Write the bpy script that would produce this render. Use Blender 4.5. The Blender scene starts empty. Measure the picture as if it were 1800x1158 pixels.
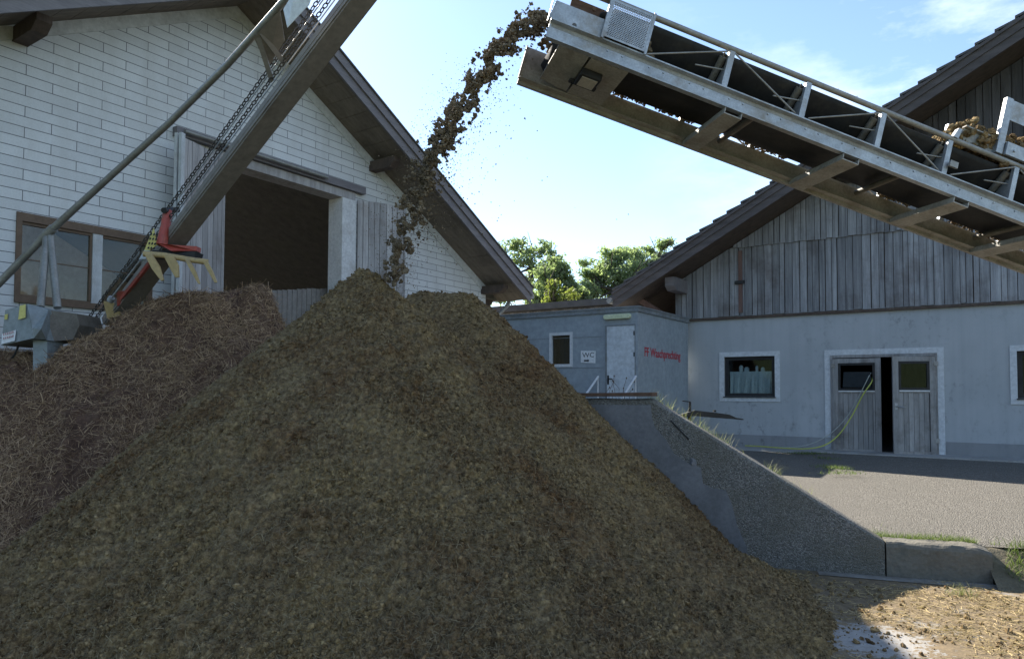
import bpy, math, random
import numpy as np
from mathutils import Matrix, Vector
random.seed(7); rng=np.random.default_rng(11)
D=bpy.data; SC=bpy.context.scene; COL=SC.collection
R=math.radians
# ------------------------------------------------------------------ camera
F_=1250.; PPY=640.; PITCH=R(2.2); ROLL=R(0.2); CAM=np.array([0,0,1.7])
_fw=np.array([0,math.cos(PITCH),math.sin(PITCH)]); _r=np.array([1.,0,0]); _u=np.cross(_r,_fw)
CR=_r*math.cos(ROLL)+_u*math.sin(ROLL); CU=np.cross(CR,_fw)
def ray(px,py):
    d=CR*(px-900)/F_+CU*(PPY-py)/F_+_fw
    return d/d[1]
def atY(px,py,Y): return CAM+ray(px,py)*Y
def onplane(px,py,P,n):
    d=ray(px,py); return CAM+d*(np.dot(np.array(P,float)-CAM,n)/np.dot(d,n))
cd=D.cameras.new('camera'); cam=D.objects.new('camera',cd); COL.objects.link(cam); SC.camera=cam
mw=Matrix.Identity(4)
for i in range(3): mw[i][0]=CR[i]; mw[i][1]=CU[i]; mw[i][2]=-_fw[i]; mw[i][3]=CAM[i]
cam.matrix_world=mw
cd.sensor_width=36; cd.lens=F_/1800*36; cd.shift_y=61/1800; cd.clip_start=.05; cd.clip_end=3000
# ------------------------------------------------------------------ frames
U=np.array([.5578,.83,0]); U/=np.linalg.norm(U); V=np.array([-U[1],U[0],0]); Z=np.array([0,0,1.])
def frame(o,x,y,z=Z):
    M=np.eye(4); M[:3,0]=x; M[:3,1]=y; M[:3,2]=z; M[:3,3]=o; return M
def loc(M,px,py,d=0.):
    """pixel -> (s,z) on the plane y=d of frame M"""
    n=M[:3,1]; p=onplane(px,py,M[:3,3]+n*d,n)-M[:3,3]; return float(p@M[:3,0]),float(p@M[:3,2])
# ------------------------------------------------------------------ mesh helper
FR={}
class MB:
    def __init__(s,M=None): s.M=M; s.v=[]; s.f=[]; s.t=[]; s.sm=[]
    def add(s,vs,fs,tone=.5,smooth=False):
        b=len(s.v); s.v+=[tuple(map(float,p)) for p in vs]
        for f in fs: s.f.append(tuple(i+b for i in f)); s.t.append(tone); s.sm.append(smooth)
    def hexa(s,p,tone=.5):
        s.add(p,[(0,3,2,1),(4,5,6,7),(0,1,5,4),(1,2,6,5),(2,3,7,6),(3,0,4,7)],tone)
    def box(s,x0,x1,y0,y1,z0,z1,tone=.5):
        x0,x1=min(x0,x1),max(x0,x1); y0,y1=min(y0,y1),max(y0,y1); z0,z1=min(z0,z1),max(z0,z1)
        s.hexa([(x0,y0,z0),(x1,y0,z0),(x1,y1,z0),(x0,y1,z0),(x0,y0,z1),(x1,y0,z1),(x1,y1,z1),(x0,y1,z1)],tone)
    def bar(s,a,b,w,h,up=(0,0,1),tone=.5):
        """rectangular bar from a to b; w across, h along up"""
        a=np.array(a,float); b=np.array(b,float); d=b-a; d/=np.linalg.norm(d); up=np.array(up,float)
        x=np.cross(d,up); x/=np.linalg.norm(x); y=np.cross(x,d)
        q=[(-w/2,-h/2),(w/2,-h/2),(w/2,h/2),(-w/2,h/2)]
        s.hexa([a+x*i+y*j for i,j in q]+[b+x*i+y*j for i,j in q],tone)
    def poly(s,pts,n,tone=.5):
        """polygon extruded by vector n"""
        pts=[np.array(p,float) for p in pts]; n=np.array(n,float); k=len(pts)
        s.add(pts+[p+n for p in pts],[tuple(range(k))[::-1],tuple(range(k,2*k))]+[(i,(i+1)%k,(i+1)%k+k,i+k) for i in range(k)],tone)
    def tube(s,pts,r,n=8,tone=.5,cap=True):
        pts=[np.array(p,float) for p in pts]; rs=r if hasattr(r,'__len__') else [r]*len(pts)
        ref=None; vs=[]; fs=[]
        for i,p in enumerate(pts):
            d=pts[min(i+1,len(pts)-1)]-pts[max(i-1,0)]; d/=np.linalg.norm(d)+1e-12
            if ref is None: ref=np.array([0,0,1.]) if abs(d[2])<.9 else np.array([1.,0,0])
            x=np.cross(d,ref); x/=np.linalg.norm(x); y=np.cross(x,d); ref=y
            for k in range(n):
                a=2*math.pi*k/n; vs.append(p+(x*math.cos(a)+y*math.sin(a))*rs[i])
        for i in range(len(pts)-1):
            for k in range(n): fs.append((i*n+k,i*n+(k+1)%n,(i+1)*n+(k+1)%n,(i+1)*n+k))
        s.add(vs,fs,tone,True)
        if cap:
            m=(len(pts)-1)*n
            s.add([vs[k] for k in range(n)],[tuple(range(n))[::-1]],tone)
            s.add([vs[m+k] for k in range(n)],[tuple(range(n))],tone)
    def build(s,name,m,parent=None,bevel=0):
        Vv=np.array(s.v).reshape(-1,3)
        if s.M is not None: Vv=Vv@s.M[:3,:3].T+s.M[:3,3]
        o=np_obj(name,Vv,None,m,parent,faces=s.f)
        a=o.data.attributes.new('tone','FLOAT','FACE'); a.data.foreach_set('value',np.array(s.t,np.float32))
        o.data.polygons.foreach_set('use_smooth',np.array(s.sm,bool))
        if bevel:
            b=o.modifiers.new('edge','BEVEL'); b.width=bevel; b.segments=2; b.limit_method='ANGLE'; b.angle_limit=R(40)
        return o
def np_obj(name,Vv,Fa,m,parent=None,faces=None,smooth=False,tone=None):
    """world-space vertices -> one linked mesh object (verts stored in the parent's frame)"""
    me=D.meshes.new(name); Vv=np.asarray(Vv,float)
    if parent is not None:
        Mi=np.linalg.inv(FR[parent.name]); Vv=Vv@Mi[:3,:3].T+Mi[:3,3]
    if faces is not None: me.from_pydata(Vv.tolist(),[],faces)
    else:
        Fa=np.asarray(Fa,np.int32); k=Fa.shape[1]; nf=len(Fa)
        me.vertices.add(len(Vv)); me.vertices.foreach_set('co',Vv.astype(np.float32).ravel())
        me.loops.add(nf*k); me.loops.foreach_set('vertex_index',Fa.ravel())
        me.polygons.add(nf); me.polygons.foreach_set('loop_start',np.arange(0,nf*k,k,dtype=np.int32))
        me.polygons.foreach_set('loop_total',np.full(nf,k,np.int32))
        me.update(calc_edges=True)
        me.polygons.foreach_set('use_smooth',np.full(nf,smooth,bool))
        if tone is not None:
            a=me.attributes.new('tone','FLOAT','FACE'); a.data.foreach_set('value',np.asarray(tone,np.float32))
    o=D.objects.new(name,me); COL.objects.link(o); me.materials.append(m)
    if parent is not None: o.parent=parent; FR[o.name]=FR[parent.name]
    else: FR[o.name]=np.eye(4)
    return o
def tag(o,label=None,cat=None,group=None,kind=None):
    if label: o['label']=label
    if cat: o['category']=cat
    if group: o['group']=group
    if kind: o['kind']=kind
    return o
def thing(name,label,cat,M,group=None):
    o=D.objects.new(name,None); COL.objects.link(o); o.empty_display_size=.2
    o.matrix_world=Matrix(M.tolist()); FR[o.name]=M
    return tag(o,label,cat,group)
def base(p): return frame(p,np.array([1.,0,0]),np.array([0,1.,0]))
# ------------------------------------------------------------------ noise
def hsh(a,b,k):
    a=a.astype(np.int64); b=b.astype(np.int64)
    h=(a*374761393+b*668265263+k*1442695041)&0xffffffff
    h=((h^(h>>13))*1274126177)&0xffffffff; h=((h^(h>>16))*2246822519)&0xffffffff
    return ((h^(h>>15))&0xffffff)/float(0x1000000)
def vn(x,y,k=0):
    i=np.floor(x); j=np.floor(y); a=x-i; b=y-j; a=a*a*(3-2*a); b=b*b*(3-2*b)
    return (hsh(i,j,k)*(1-a)+hsh(i+1,j,k)*a)*(1-b)+(hsh(i,j+1,k)*(1-a)+hsh(i+1,j+1,k)*a)*b
def fbm(x,y,o=4,k=0):
    s=0; w=.5
    for i in range(o): s=s+w*(vn(x,y,k+i*17)-.5); x=x*2.03+3.1; y=y*2.03+1.7; w*=.5
    return s
def wor(x,y,k=0):
    i=np.floor(x); j=np.floor(y); best=np.full(x.shape,9.)
    for a in (-1,0,1):
        for b in (-1,0,1):
            d=(i+a+hsh(i+a,j+b,k)-x)**2+(j+b+hsh(i+a,j+b,k+99)-y)**2
            best=np.minimum(best,d)
    return np.sqrt(best)
# ------------------------------------------------------------------ materials
def nt(name):
    m=D.materials.new(name); m.use_nodes=True; t=m.node_tree; t.nodes.clear()
    o=t.nodes.new('ShaderNodeOutputMaterial'); return m,t,o
def N(t,ty,**kw):
    n=t.nodes.new(ty)
    for k,v in kw.items():
        if k in n.inputs: n.inputs[k].default_value=v
        else: setattr(n,k,v)
    return n
def ramp(t,fac,stops):
    r=t.nodes.new('ShaderNodeValToRGB'); e=r.color_ramp.elements
    while len(e)<len(stops): e.new(.5)
    for el,(p,c) in zip(e,stops): el.position=p; el.color=tuple(c)+(1,) if len(c)==3 else c
    t.links.new(fac,r.inputs[0]); return r.outputs[0]
def coords(t,st=(1,1,1),rot=(0,0,0)):
    c=N(t,'ShaderNodeTexCoord'); mp=N(t,'ShaderNodeMapping'); mp.inputs['Scale'].default_value=st; mp.inputs['Rotation'].default_value=rot
    t.links.new(c.outputs['Object'],mp.inputs[0]); return mp.outputs[0]
def noise(t,vec,sc,det=4,rough=.55):
    n=N(t,'ShaderNodeTexNoise',Scale=sc,Detail=det,Roughness=rough); t.links.new(vec,n.inputs['Vector']); return n.outputs['Fac']
def mix(t,a,b,fac,mode='MIX'):
    n=t.nodes.new('ShaderNodeMix'); n.data_type='RGBA'; n.blend_type=mode
    for sock,val in ((n.inputs[0],fac),(n.inputs[6],a),(n.inputs[7],b)):
        if hasattr(val,'links') or isinstance(val,bpy.types.NodeSocket): t.links.new(val,sock)
        else: sock.default_value=val if isinstance(val,(int,float)) else tuple(val)+(1,)
    return n.outputs[2]
def finish(t,o,col,rough=.8,metal=0.,bump=None,bs=.3,bd=.01,spec=.5):
    p=N(t,'ShaderNodeBsdfPrincipled'); 
    if isinstance(col,bpy.types.NodeSocket): t.links.new(col,p.inputs['Base Color'])
    else: p.inputs['Base Color'].default_value=tuple(col)+(1,)
    if isinstance(rough,bpy.types.NodeSocket): t.links.new(rough,p.inputs['Roughness'])
    else: p.inputs['Roughness'].default_value=rough
    p.inputs['Metallic'].default_value=metal; p.inputs['Specular IOR Level'].default_value=spec
    if bump is not None:
        b=N(t,'ShaderNodeBump',Strength=bs,Distance=bd); t.links.new(bump,b.inputs['Height']); t.links.new(b.outputs[0],p.inputs['Normal'])
    t.links.new(p.outputs[0],o.inputs[0]); return p
def pmat(name,c1,c2,sc=3,rough=.8,metal=0,bump=.2,bsc=None,st=(1,1,1),grime=None,tone=0,spec=.4,det=5,bd=.01):
    """two-tone noisy surface; grime=(colour,amount) adds blotches; tone adds board-to-board variation"""
    m,t,o=nt(name); v=coords(t,st); n1=noise(t,v,sc,det); c=ramp(t,n1,[(.3,c1),(.7,c2)])
    n2=noise(t,v,(bsc or sc*6),4,.65)
    c=mix(t,c,ramp(t,n2,[(.3,(.72,.72,.72)),(.7,(1.15,1.15,1.15))]),.7,'MULTIPLY')
    if grime:
        g=noise(t,coords(t),grime[2] if len(grime)>2 else 1.3,6,.7); f=ramp(t,g,[(.5,(0,0,0)),(.72,(grime[1],)*3)])
        c=mix(t,c,grime[0],f)
    if tone:
        a=N(t,'ShaderNodeAttribute',attribute_name='tone'); k=ramp(t,a.outputs['Fac'],[(0,(1-tone,)*3),(1,(1+tone,)*3)])
        c=mix(t,c,k,1.,'MULTIPLY')
    finish(t,o,c,rough,metal,n2,bump,bd,spec); return m
M={}
M['trim']=pmat('white_painted_trim',(.55,.55,.53),(.68,.68,.66),2,.6,bump=.05,grime=((.25,.22,.18),.5))
M['soffit']=pmat('soffit_boards',(.16,.13,.10),(.24,.195,.15),2,.8,st=(1,6,1),grime=((.05,.04,.03),.6))
M['verged']=pmat('dark_verge_boards',(.075,.062,.058),(.12,.10,.095),3,.75,st=(.4,3,3),bump=.1)
M['verge']=pmat('verge_boards',(.15,.135,.14),(.21,.19,.19),3,.7,st=(.4,3,3),bump=.1)
M['tile']=pmat('roof_tiles',(.075,.07,.068),(.12,.11,.105),5,.75,bump=.3,grime=((.10,.10,.07),.5,2))
M['wood']=pmat('weathered_boards',(.17,.17,.178),(.35,.35,.355),1.1,.85,st=(16,16,.8),bsc=9,bump=.4,tone=.24,grime=((.10,.075,.065),.75,1.0))
M['gatewood']=pmat('gate_boards',(.30,.28,.27),(.46,.43,.41),1.1,.85,st=(12,12,.8),bsc=9,bump=.3,tone=.25,grime=((.16,.12,.09),.6,1.4))
M['doorwood']=pmat('stable_door_boards',(.24,.235,.23),(.37,.355,.34),1.6,.75,st=(10,10,.7),bsc=8,bump=.3,tone=.22,grime=((.09,.07,.055),.7,2))
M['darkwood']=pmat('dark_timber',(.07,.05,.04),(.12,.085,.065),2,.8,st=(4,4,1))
M['redwood']=pmat('red_brown_boards',(.13,.075,.06),(.20,.12,.10),2,.8,st=(8,8,.8),tone=.3)
M['browntrim']=pmat('brown_window_wood',(.12,.075,.045),(.17,.11,.07),4,.6,bump=.1)
M['pale']=pmat('pale_weathered_paint',(.45,.46,.46),(.62,.63,.62),4,.7,st=(4,4,1),grime=((.25,.2,.15),.5))
M['interior']=pmat('barn_interior',(.66,.56,.49),(.78,.68,.60),1,.95,bump=.1)
M['lime']=pmat('whitewashed_concrete',(.55,.54,.53),(.68,.67,.65),3,.8,grime=((.28,.22,.17),.6))
M['cwin']=pmat('container_window_blind',(.13,.075,.035),(.2,.12,.06),3,.7,st=(14,14,1),bump=.2)
def brickmat():
    m,t,o=nt('fibre_cement_shingles'); c=N(t,'ShaderNodeTexCoord'); s=N(t,'ShaderNodeSeparateXYZ'); t.links.new(c.outputs['Object'],s.inputs[0])
    k=N(t,'ShaderNodeCombineXYZ'); t.links.new(s.outputs['X'],k.inputs[0]); t.links.new(s.outputs['Z'],k.inputs[1])
    b=N(t,'ShaderNodeTexBrick',offset=.5,squash=1.0); t.links.new(k.outputs[0],b.inputs['Vector'])
    for n_,v_ in (('Scale',1.),('Mortar Size',.0055),('Mortar Smooth',.15),('Bias',0.),('Brick Width',.70),('Row Height',.151)): b.inputs[n_].default_value=v_
    b.inputs['Color1'].default_value=(.60,.60,.59,1); b.inputs['Color2'].default_value=(.68,.68,.665,1); b.inputs['Mortar'].default_value=(.11,.11,.115,1)
    g=noise(t,coords(t,(1,1,.35)),1.2,6,.7); col=mix(t,b.outputs['Color'],(.42,.40,.36),ramp(t,g,[(.46,(0,0,0)),(.74,(.5,)*3)]))
    f=noise(t,coords(t),40,3); col=mix(t,col,ramp(t,f,[(.3,(.93,)*3),(.7,(1.04,)*3)]),1.,'MULTIPLY')
    inv=N(t,'ShaderNodeMath',operation='SUBTRACT'); inv.inputs[0].default_value=1; t.links.new(b.outputs['Fac'],inv.inputs[1])
    finish(t,o,col,.65,0,inv.outputs[0],.6,.006,.4); return m
M['siding']=brickmat()
def rendermat(name,c1,c2,grime,gs=1.2):
    m,t,o=nt(name); v=coords(t); n=noise(t,v,.8,5,.6); c=ramp(t,n,[(.3,c1),(.7,c2)])
    sp=noise(t,coords(t,(1,1,.7)),5.5,5,.75); pm=noise(t,v,.55,2); 
    mm=N(t,'ShaderNodeMath',operation='MULTIPLY'); t.links.new(ramp(t,sp,[(.53,(0,0,0)),(.66,(1,1,1))]),mm.inputs[0]); t.links.new(ramp(t,pm,[(.42,(0,0,0)),(.62,(1,1,1))]),mm.inputs[1])
    c=mix(t,c,grime,mm.outputs[0])
    st=noise(t,coords(t,(5,5,.25)),1.2,4,.6); c=mix(t,c,(.80,.81,.82),ramp(t,st,[(.45,(0,0,0)),(.75,(.5,)*3)]),'MULTIPLY')
    f=noise(t,v,60,3,.7); finish(t,o,c,.9,0,f,.25,.004,.25); return m
M['render']=rendermat('grey_wall_render',(.37,.39,.40),(.45,.465,.475),(.24,.25,.25))
M['plinth']=rendermat('grey_plinth',(.24,.245,.25),(.30,.305,.31),(.16,.16,.155))
M['reveal']=pmat('pale_window_surround',(.56,.58,.60),(.66,.68,.69),3,.8,bump=.08,grime=((.4,.41,.42),.6,3))
def aggregate(name,base_stops,sc,grime):
    m,t,o=nt(name); v=coords(t)
    w=N(t,'ShaderNodeTexVoronoi',Scale=sc); t.links.new(v,w.inputs['Vector'])
    hue=N(t,'ShaderNodeSeparateColor'); t.links.new(w.outputs['Color'],hue.inputs[0])
    c=ramp(t,hue.outputs[0],base_stops)
    e=ramp(t,w.outputs['Distance'],[(.25,(1,1,1)),(.75,(.45,.45,.45))]); c=mix(t,c,e,.8,'MULTIPLY')
    g=noise(t,v,1.6,6,.65); c=mix(t,c,grime,ramp(t,g,[(.42,(0,0,0)),(.66,(.8,)*3)]))
    inv=N(t,'ShaderNodeMath',operation='SUBTRACT'); inv.inputs[0].default_value=1; t.links.new(w.outputs['Distance'],inv.inputs[1])
    finish(t,o,c,.9,0,inv.outputs[0],.8,.02,.3); return m
M['aggregate']=aggregate('washed_gravel_concrete',[(0,(.17,.165,.15)),(.5,(.24,.23,.21)),(1,(.38,.36,.32))],85,(.15,.14,.11))
M['plaster']=pmat('smooth_stained_concrete',(.115,.115,.12),(.20,.20,.205),1.6,.85,bump=.2,bsc=30,grime=((.11,.11,.105),.8,2.2))
M['asphalt']=aggregate('old_asphalt',[(0,(.12,.108,.09)),(.5,(.19,.175,.15)),(1,(.31,.29,.25))],70,(.145,.135,.115))
M['apron']=pmat('concrete_apron',(.30,.295,.28),(.40,.39,.37),2,.85,bump=.2,bsc=25,grime=((.16,.15,.12),.7,1.4))
M['earth']=pmat('bank_soil',(.10,.085,.055),(.17,.145,.095),5,.95,bump=.6,bsc=30,bd=.03)
def yardmat():
    m,t,o=nt('yard_concrete'); v=coords(t); c=ramp(t,noise(t,v,1.1,6),[(.3,(.27,.27,.265)),(.7,(.40,.395,.385))])
    a=noise(t,v,1.05,6,.72); b=noise(t,v,14,5,.75)
    ad=N(t,'ShaderNodeMath',operation='ADD'); t.links.new(a,ad.inputs[0]); sc=N(t,'ShaderNodeMath',operation='MULTIPLY'); sc.inputs[1].default_value=.35; t.links.new(b,sc.inputs[0]); t.links.new(sc.outputs[0],ad.inputs[1])
    c=mix(t,c,ramp(t,b,[(.3,(.085,.062,.036)),(.7,(.24,.175,.095))]),ramp(t,ad.outputs[0],[(.42,(0,0,0)),(.60,(.95,)*3)]))
    g=N(t,'ShaderNodeVectorMath',operation='DISTANCE'); t.links.new(v,g.inputs[0]); pc=onplane(1535,1125,[0,0,0],Z); g.inputs[1].default_value=tuple(pc)
    am=N(t,'ShaderNodeMath',operation='ADD'); t.links.new(g.outputs['Value'],am.inputs[0]); bm=N(t,'ShaderNodeMath',operation='MULTIPLY'); bm.inputs[1].default_value=1.3; t.links.new(b,bm.inputs[0]); t.links.new(bm.outputs[0],am.inputs[1])
    c=mix(t,ramp(t,b,[(.3,(.24,.225,.20)),(.7,(.38,.365,.34))]),c,ramp(t,am.outputs[0],[(.0,(0,0,0)),(.95,(.0,)*3),(1.35,(1,1,1))]))
    finish(t,o,c,.9,0,b,.5,.015,.3); return m
M['yard']=yardmat()
M['ground']=pmat('meadow_ground',(.05,.075,.025),(.09,.11,.04),.5,.95)
M['galv']=pmat('galvanised_steel',(.33,.345,.36),(.47,.485,.50),9,.5,.55,bump=.12,bsc=60,grime=((.24,.20,.15),.85,3))
M['galvdirt']=pmat('dusty_galvanised_steel',(.29,.275,.25),(.41,.39,.36),5,.7,.2,bump=.2,bsc=40,grime=((.17,.14,.11),.7,4))
M['railpaint']=pmat('dusty_steel_tube',(.27,.26,.24),(.38,.365,.34),6,.6,.4,bump=.15,grime=((.2,.165,.12),.6,5))
M['rubber']=pmat('black_rubber',(.012,.012,.014),(.03,.03,.032),4,.7,bump=.1,grime=((.06,.05,.035),.5,6))
M['roller']=pmat('worn_roller',(.13,.115,.095),(.2,.18,.15),8,.6,.2,bump=.1)
M['elev']=pmat('grey_brown_elevator_paint',(.20,.18,.16),(.27,.245,.22),2,.55,0,bump=.05,st=(1,1,1),grime=((.08,.062,.045),.6,2))
M['chain']=pmat('greasy_chain_steel',(.06,.052,.045),(.13,.115,.095),20,.5,.6,bump=.1)
M['pipe']=pmat('galvanised_pipe',(.24,.235,.215),(.34,.33,.30),5,.45,.4,bump=.05,grime=((.17,.145,.11),.6,4))
M['motor']=pmat('grey_motor_hood',(.22,.25,.255),(.29,.315,.32),3,.55,.1,bump=.05,grime=((.15,.14,.11),.5,5))
M['dark']=pmat('dark_steel',(.02,.02,.021),(.04,.038,.037),5,.6,.3)
M['red']=pmat('worn_red_paint',(.36,.06,.045),(.47,.10,.07),5,.5,bump=.1,grime=((.16,.10,.07),1.,4.5))
M['yellow']=pmat('worn_yellow_paint',(.40,.28,.12),(.52,.38,.18),5,.55,bump=.1,grime=((.23,.17,.11),1.,5))
M['sticker']=pmat('yellow_warning_sticker',(.58,.50,.14),(.66,.58,.2),4,.5,bump=.02)
M['paper']=pmat('white_paper',(.72,.73,.74),(.8,.8,.8),4,.7,bump=.02)
M['ink']=pmat('black_ink',(.02,.02,.02),(.03,.03,.03),4,.7,bump=.0)
M['redink']=pmat('red_lettering',(.45,.02,.035),(.52,.03,.045),4,.5,bump=.0)
M['fadedred']=pmat('faded_pink_print',(.42,.22,.22),(.5,.3,.3),4,.6,bump=.0)
M['cont']=pmat('grey_container_sheet',(.30,.34,.37),(.35,.39,.42),1.3,.5,0,bump=.04,grime=((.23,.25,.265),.6,1.5))
M['controof']=pmat('container_roof_trim',(.20,.22,.235),(.29,.31,.32),3,.6,.2,bump=.06,grime=((.15,.13,.1),.7,4))
M['cdoor']=pmat('pale_grey_door',(.56,.60,.635),(.63,.665,.69),2,.5,bump=.04,grime=((.30,.31,.31),.5,5))
M['whitemetal']=pmat('white_handrail_paint',(.6,.61,.62),(.7,.7,.7),6,.5,bump=.05)
M['lampglass']=pmat('yellowed_lamp_cover',(.62,.66,.42),(.72,.75,.52),5,.35,bump=.02)
M['lens']=pmat('frosted_lamp_lens',(.42,.39,.33),(.5,.46,.4),5,.4,bump=.02)
M['rust']=pmat('rusty_brown_board',(.08,.045,.03),(.15,.09,.06),6,.9,st=(1,4,4),bump=.4)
M['hose']=pmat('yellow_green_hose',(.42,.46,.08),(.5,.53,.13),8,.5,bump=.02)
M['palehose']=pmat('pale_grey_hose',(.34,.36,.33),(.42,.44,.40),8,.5,bump=.02)
M['curtain']=pmat('window_curtain',(.55,.58,.58),(.74,.76,.76),5,.8,st=(3,3,1),bump=.3)
M['bark']=pmat('bark',(.06,.05,.04),(.11,.09,.07),9,.95,bump=.6)
def glassmat():
    m,t,o=nt('window_glass'); a=N(t,'ShaderNodeBsdfTransparent',Color=(.75,.8,.8,1)); g=N(t,'ShaderNodeBsdfGlossy',Roughness=.03,Color=(.9,.93,.95,1)); x=N(t,'ShaderNodeMixShader',Fac=.03)
    t.links.new(a.outputs[0],x.inputs[1]); t.links.new(g.outputs[0],x.inputs[2]); t.links.new(x.outputs[0],o.inputs[0]); return m
M['glass']=glassmat()
M['skyglass']=pmat('sky_reflecting_glass',(.03,.04,.05),(.04,.05,.06),2,.04,.0,bump=0,spec=1.)
def leafmat(name,c1,c2,tr=.45,rough=.6):
    m,t,o=nt(name); a=N(t,'ShaderNodeAttribute',attribute_name='tone'); c=ramp(t,a.outputs['Fac'],[(0,c1),(1,c2)])
    p=N(t,'ShaderNodeBsdfPrincipled',Roughness=rough); t.links.new(c,p.inputs['Base Color']); p.inputs['Specular IOR Level'].default_value=.3
    q=N(t,'ShaderNodeBsdfTranslucent'); t.links.new(mix(t,c,(1.1,1.25,.75),1.,'MULTIPLY'),q.inputs[0]); x=N(t,'ShaderNodeMixShader',Fac=tr)
    t.links.new(p.outputs[0],x.inputs[1]); t.links.new(q.outputs[0],x.inputs[2]); t.links.new(x.outputs[0],o.inputs[0]); return m
M['leaf']=leafmat('tree_leaves',(.15,.19,.11),(.36,.41,.24),.58)
M['leafpale']=leafmat('pale_tree_leaves',(.19,.235,.14),(.43,.48,.29),.58)
M['leafyellow']=leafmat('yellow_green_leaves',(.20,.23,.06),(.37,.39,.12))
M['grass']=leafmat('grass_blades',(.06,.10,.02),(.20,.24,.08),.4)
M['drygrass']=leafmat('dry_grass_blades',(.13,.14,.06),(.34,.34,.18),.4)
M['straw']=leafmat('straw',(.13,.068,.04),(.72,.50,.30),.15,.7)
M['litter']=leafmat('bright_straw_litter',(.14,.10,.05),(.60,.46,.23),.15,.7)
def compostmat():
    m,t,o=nt('compost'); v=coords(t); a=noise(t,v,.85,7,.7); b=noise(t,v,26,6,.75); d=noise(t,v,75,4,.7)
    c=ramp(t,b,[(.32,(.058,.040,.022)),(.5,(.178,.132,.075)),(.7,(.38,.295,.172))])
    c=mix(t,c,ramp(t,a,[(.36,(.72,.56,.46)),(.5,(1.0,.95,.88)),(.63,(1.22,1.15,.96))]),1.,'MULTIPLY')
    at=N(t,'ShaderNodeAttribute',attribute_name='tone'); c=mix(t,c,ramp(t,at.outputs['Fac'],[(0,(.62,.60,.58)),(1,(1.36,1.34,1.28))]),1.,'MULTIPLY')
    finish(t,o,c,.95,0,d,.7,.01,.15); return m
M['compost']=compostmat()
M['dullcompost']=pmat('dulled_compost',(.085,.065,.043),(.28,.215,.14),14,.95,bump=.5,bsc=70,tone=.3,spec=.2)  # duller copy of the compost colour, offsets warm sun on falling crumbs
M['manure']=pmat('dark_manure',(.075,.043,.03),(.20,.12,.08),9,.95,bump=.8,bsc=50,bd=.03,spec=.2)
M['plaster2']=pmat('weathered_kerb_concrete',(.11,.10,.08),(.19,.175,.145),2.5,.9,bump=.4,bsc=35,grime=((.09,.09,.07),.7,2.5))
M['fibre']=leafmat('compost_fibres',(.07,.05,.028),(.36,.28,.16),.1,.8)
SKY=(1.0,.25,1.5,.10); SUN=5.0; EXPO=1.45; CLOUD=(7.,7.4,7.8)
M['kerbstrip']=pmat('dirty_concrete_strip',(.17,.155,.125),(.31,.295,.265),3,.9,bump=.2,bsc=25,grime=((.12,.09,.06),.9,2.5))
M['shadegable']=pmat('shaded_dark_boards',(.06,.055,.055),(.11,.10,.10),1.1,.85,st=(14,14,.9),bsc=9,bump=.3,tone=.35)  # dark wood, with the roof overhang's shade also put into the colour
# ================================================================== LEFT BARN
MLB=frame(np.array([-6.96,10,0]),U,V)          # x along the gable wall, y into the barn
lb=thing('white_barn','large white shingle-clad gable barn with open plank gate behind the manure heap','barn',MLB)
sA,zA,kk=3.36,8.74,.536                          # ridge and fall of the soffit line
SL,SR=sA-7.82,sA+7.82
def lbs(s): return zA-kk*abs(s-sA)               # soffit height
def wall_strips(mb,breaks,openings,zb,top,y0,y1):
    bs=sorted(breaks)
    for a,b in zip(bs[:-1],bs[1:]):
        if b-a<1e-4: continue
        mid=(a+b)/2; op=sorted([o for o in openings if o[0]<mid<o[1]],key=lambda o:o[2]); z=zb
        for o in op:
            mb.box(a,b,y0,y1,z,o[2]); z=o[3]
        mb.hexa([(a,y0,z),(b,y0,z),(b,y1,z),(a,y1,z),(a,y0,top(a)),(b,y0,top(b)),(b,y1,top(b)),(a,y1,top(a))])
W0,W1,WZ0,WZ1=-.05,1.88,2.95,4.19
G0,G1,GZ0,GZ1=3.18,5.95,.4,5.83
w=MB(MLB); wall_strips(w,[SL,SR,sA,W0,W1,G0,G1],[(W0,W1,WZ0,WZ1),(G0,G1,GZ0,GZ1)],.35,lbs,0,.3); w.build('wall',M['siding'],lb)
w=MB(MLB); w.box(SL+.01,SL+.3,.31,15,.3,lbs(SL)-.05); w.box(SR-.3,SR-.01,.31,15,.3,lbs(SR)-.05); w.poly([(SL+9.5,14.7,.3),(SR-.31,14.7,.3),(SR-.31,14.7,lbs(SR-.31)),(SL+9.5,14.7,lbs(SL+9.5))],(0,.3,0)); w.build('inner_wall',M['interior'],lb)  # unseen opening beside the back wall, added to light the barn interior
w=MB(MLB); w.box(SL+.35,SR-.35,.31,14.6,.3,.42); w.build('barn_floor',M['apron'],lb)
# base course below the shingles
w=MB(MLB); w.box(6.4,SR-.005,-.02,-.002,.3,3.05); w.build('base_course',M['redwood'],lb)
# recessed strip above gate, track
x0,_=loc(MLB,455,275); 
w=MB(MLB); w.box(2.2,6.55,-.13,-.004,5.98,6.13); w.build('door_track',M['verge'],lb)
w=MB(MLB); w.tube([(2.3,-.2,6.05),(5.4,-.2,6.05)],.035); w.build('track_tube',M['pipe'],lb)
w=MB(MLB); w.box(2.9,6.32,-.05,.34,5.8,5.97); w.build('gate_lintel',M['gatewood'],lb)
w=MB(MLB); w.box(5.94,6.34,-.06,.36,.35,5.795); w.build('gate_post',M['lime'],lb)
w=MB(MLB); w.box(2.85,3.17,-.06,.36,.35,5.795); w.build('gate_post',M['lime'],lb)
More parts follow.
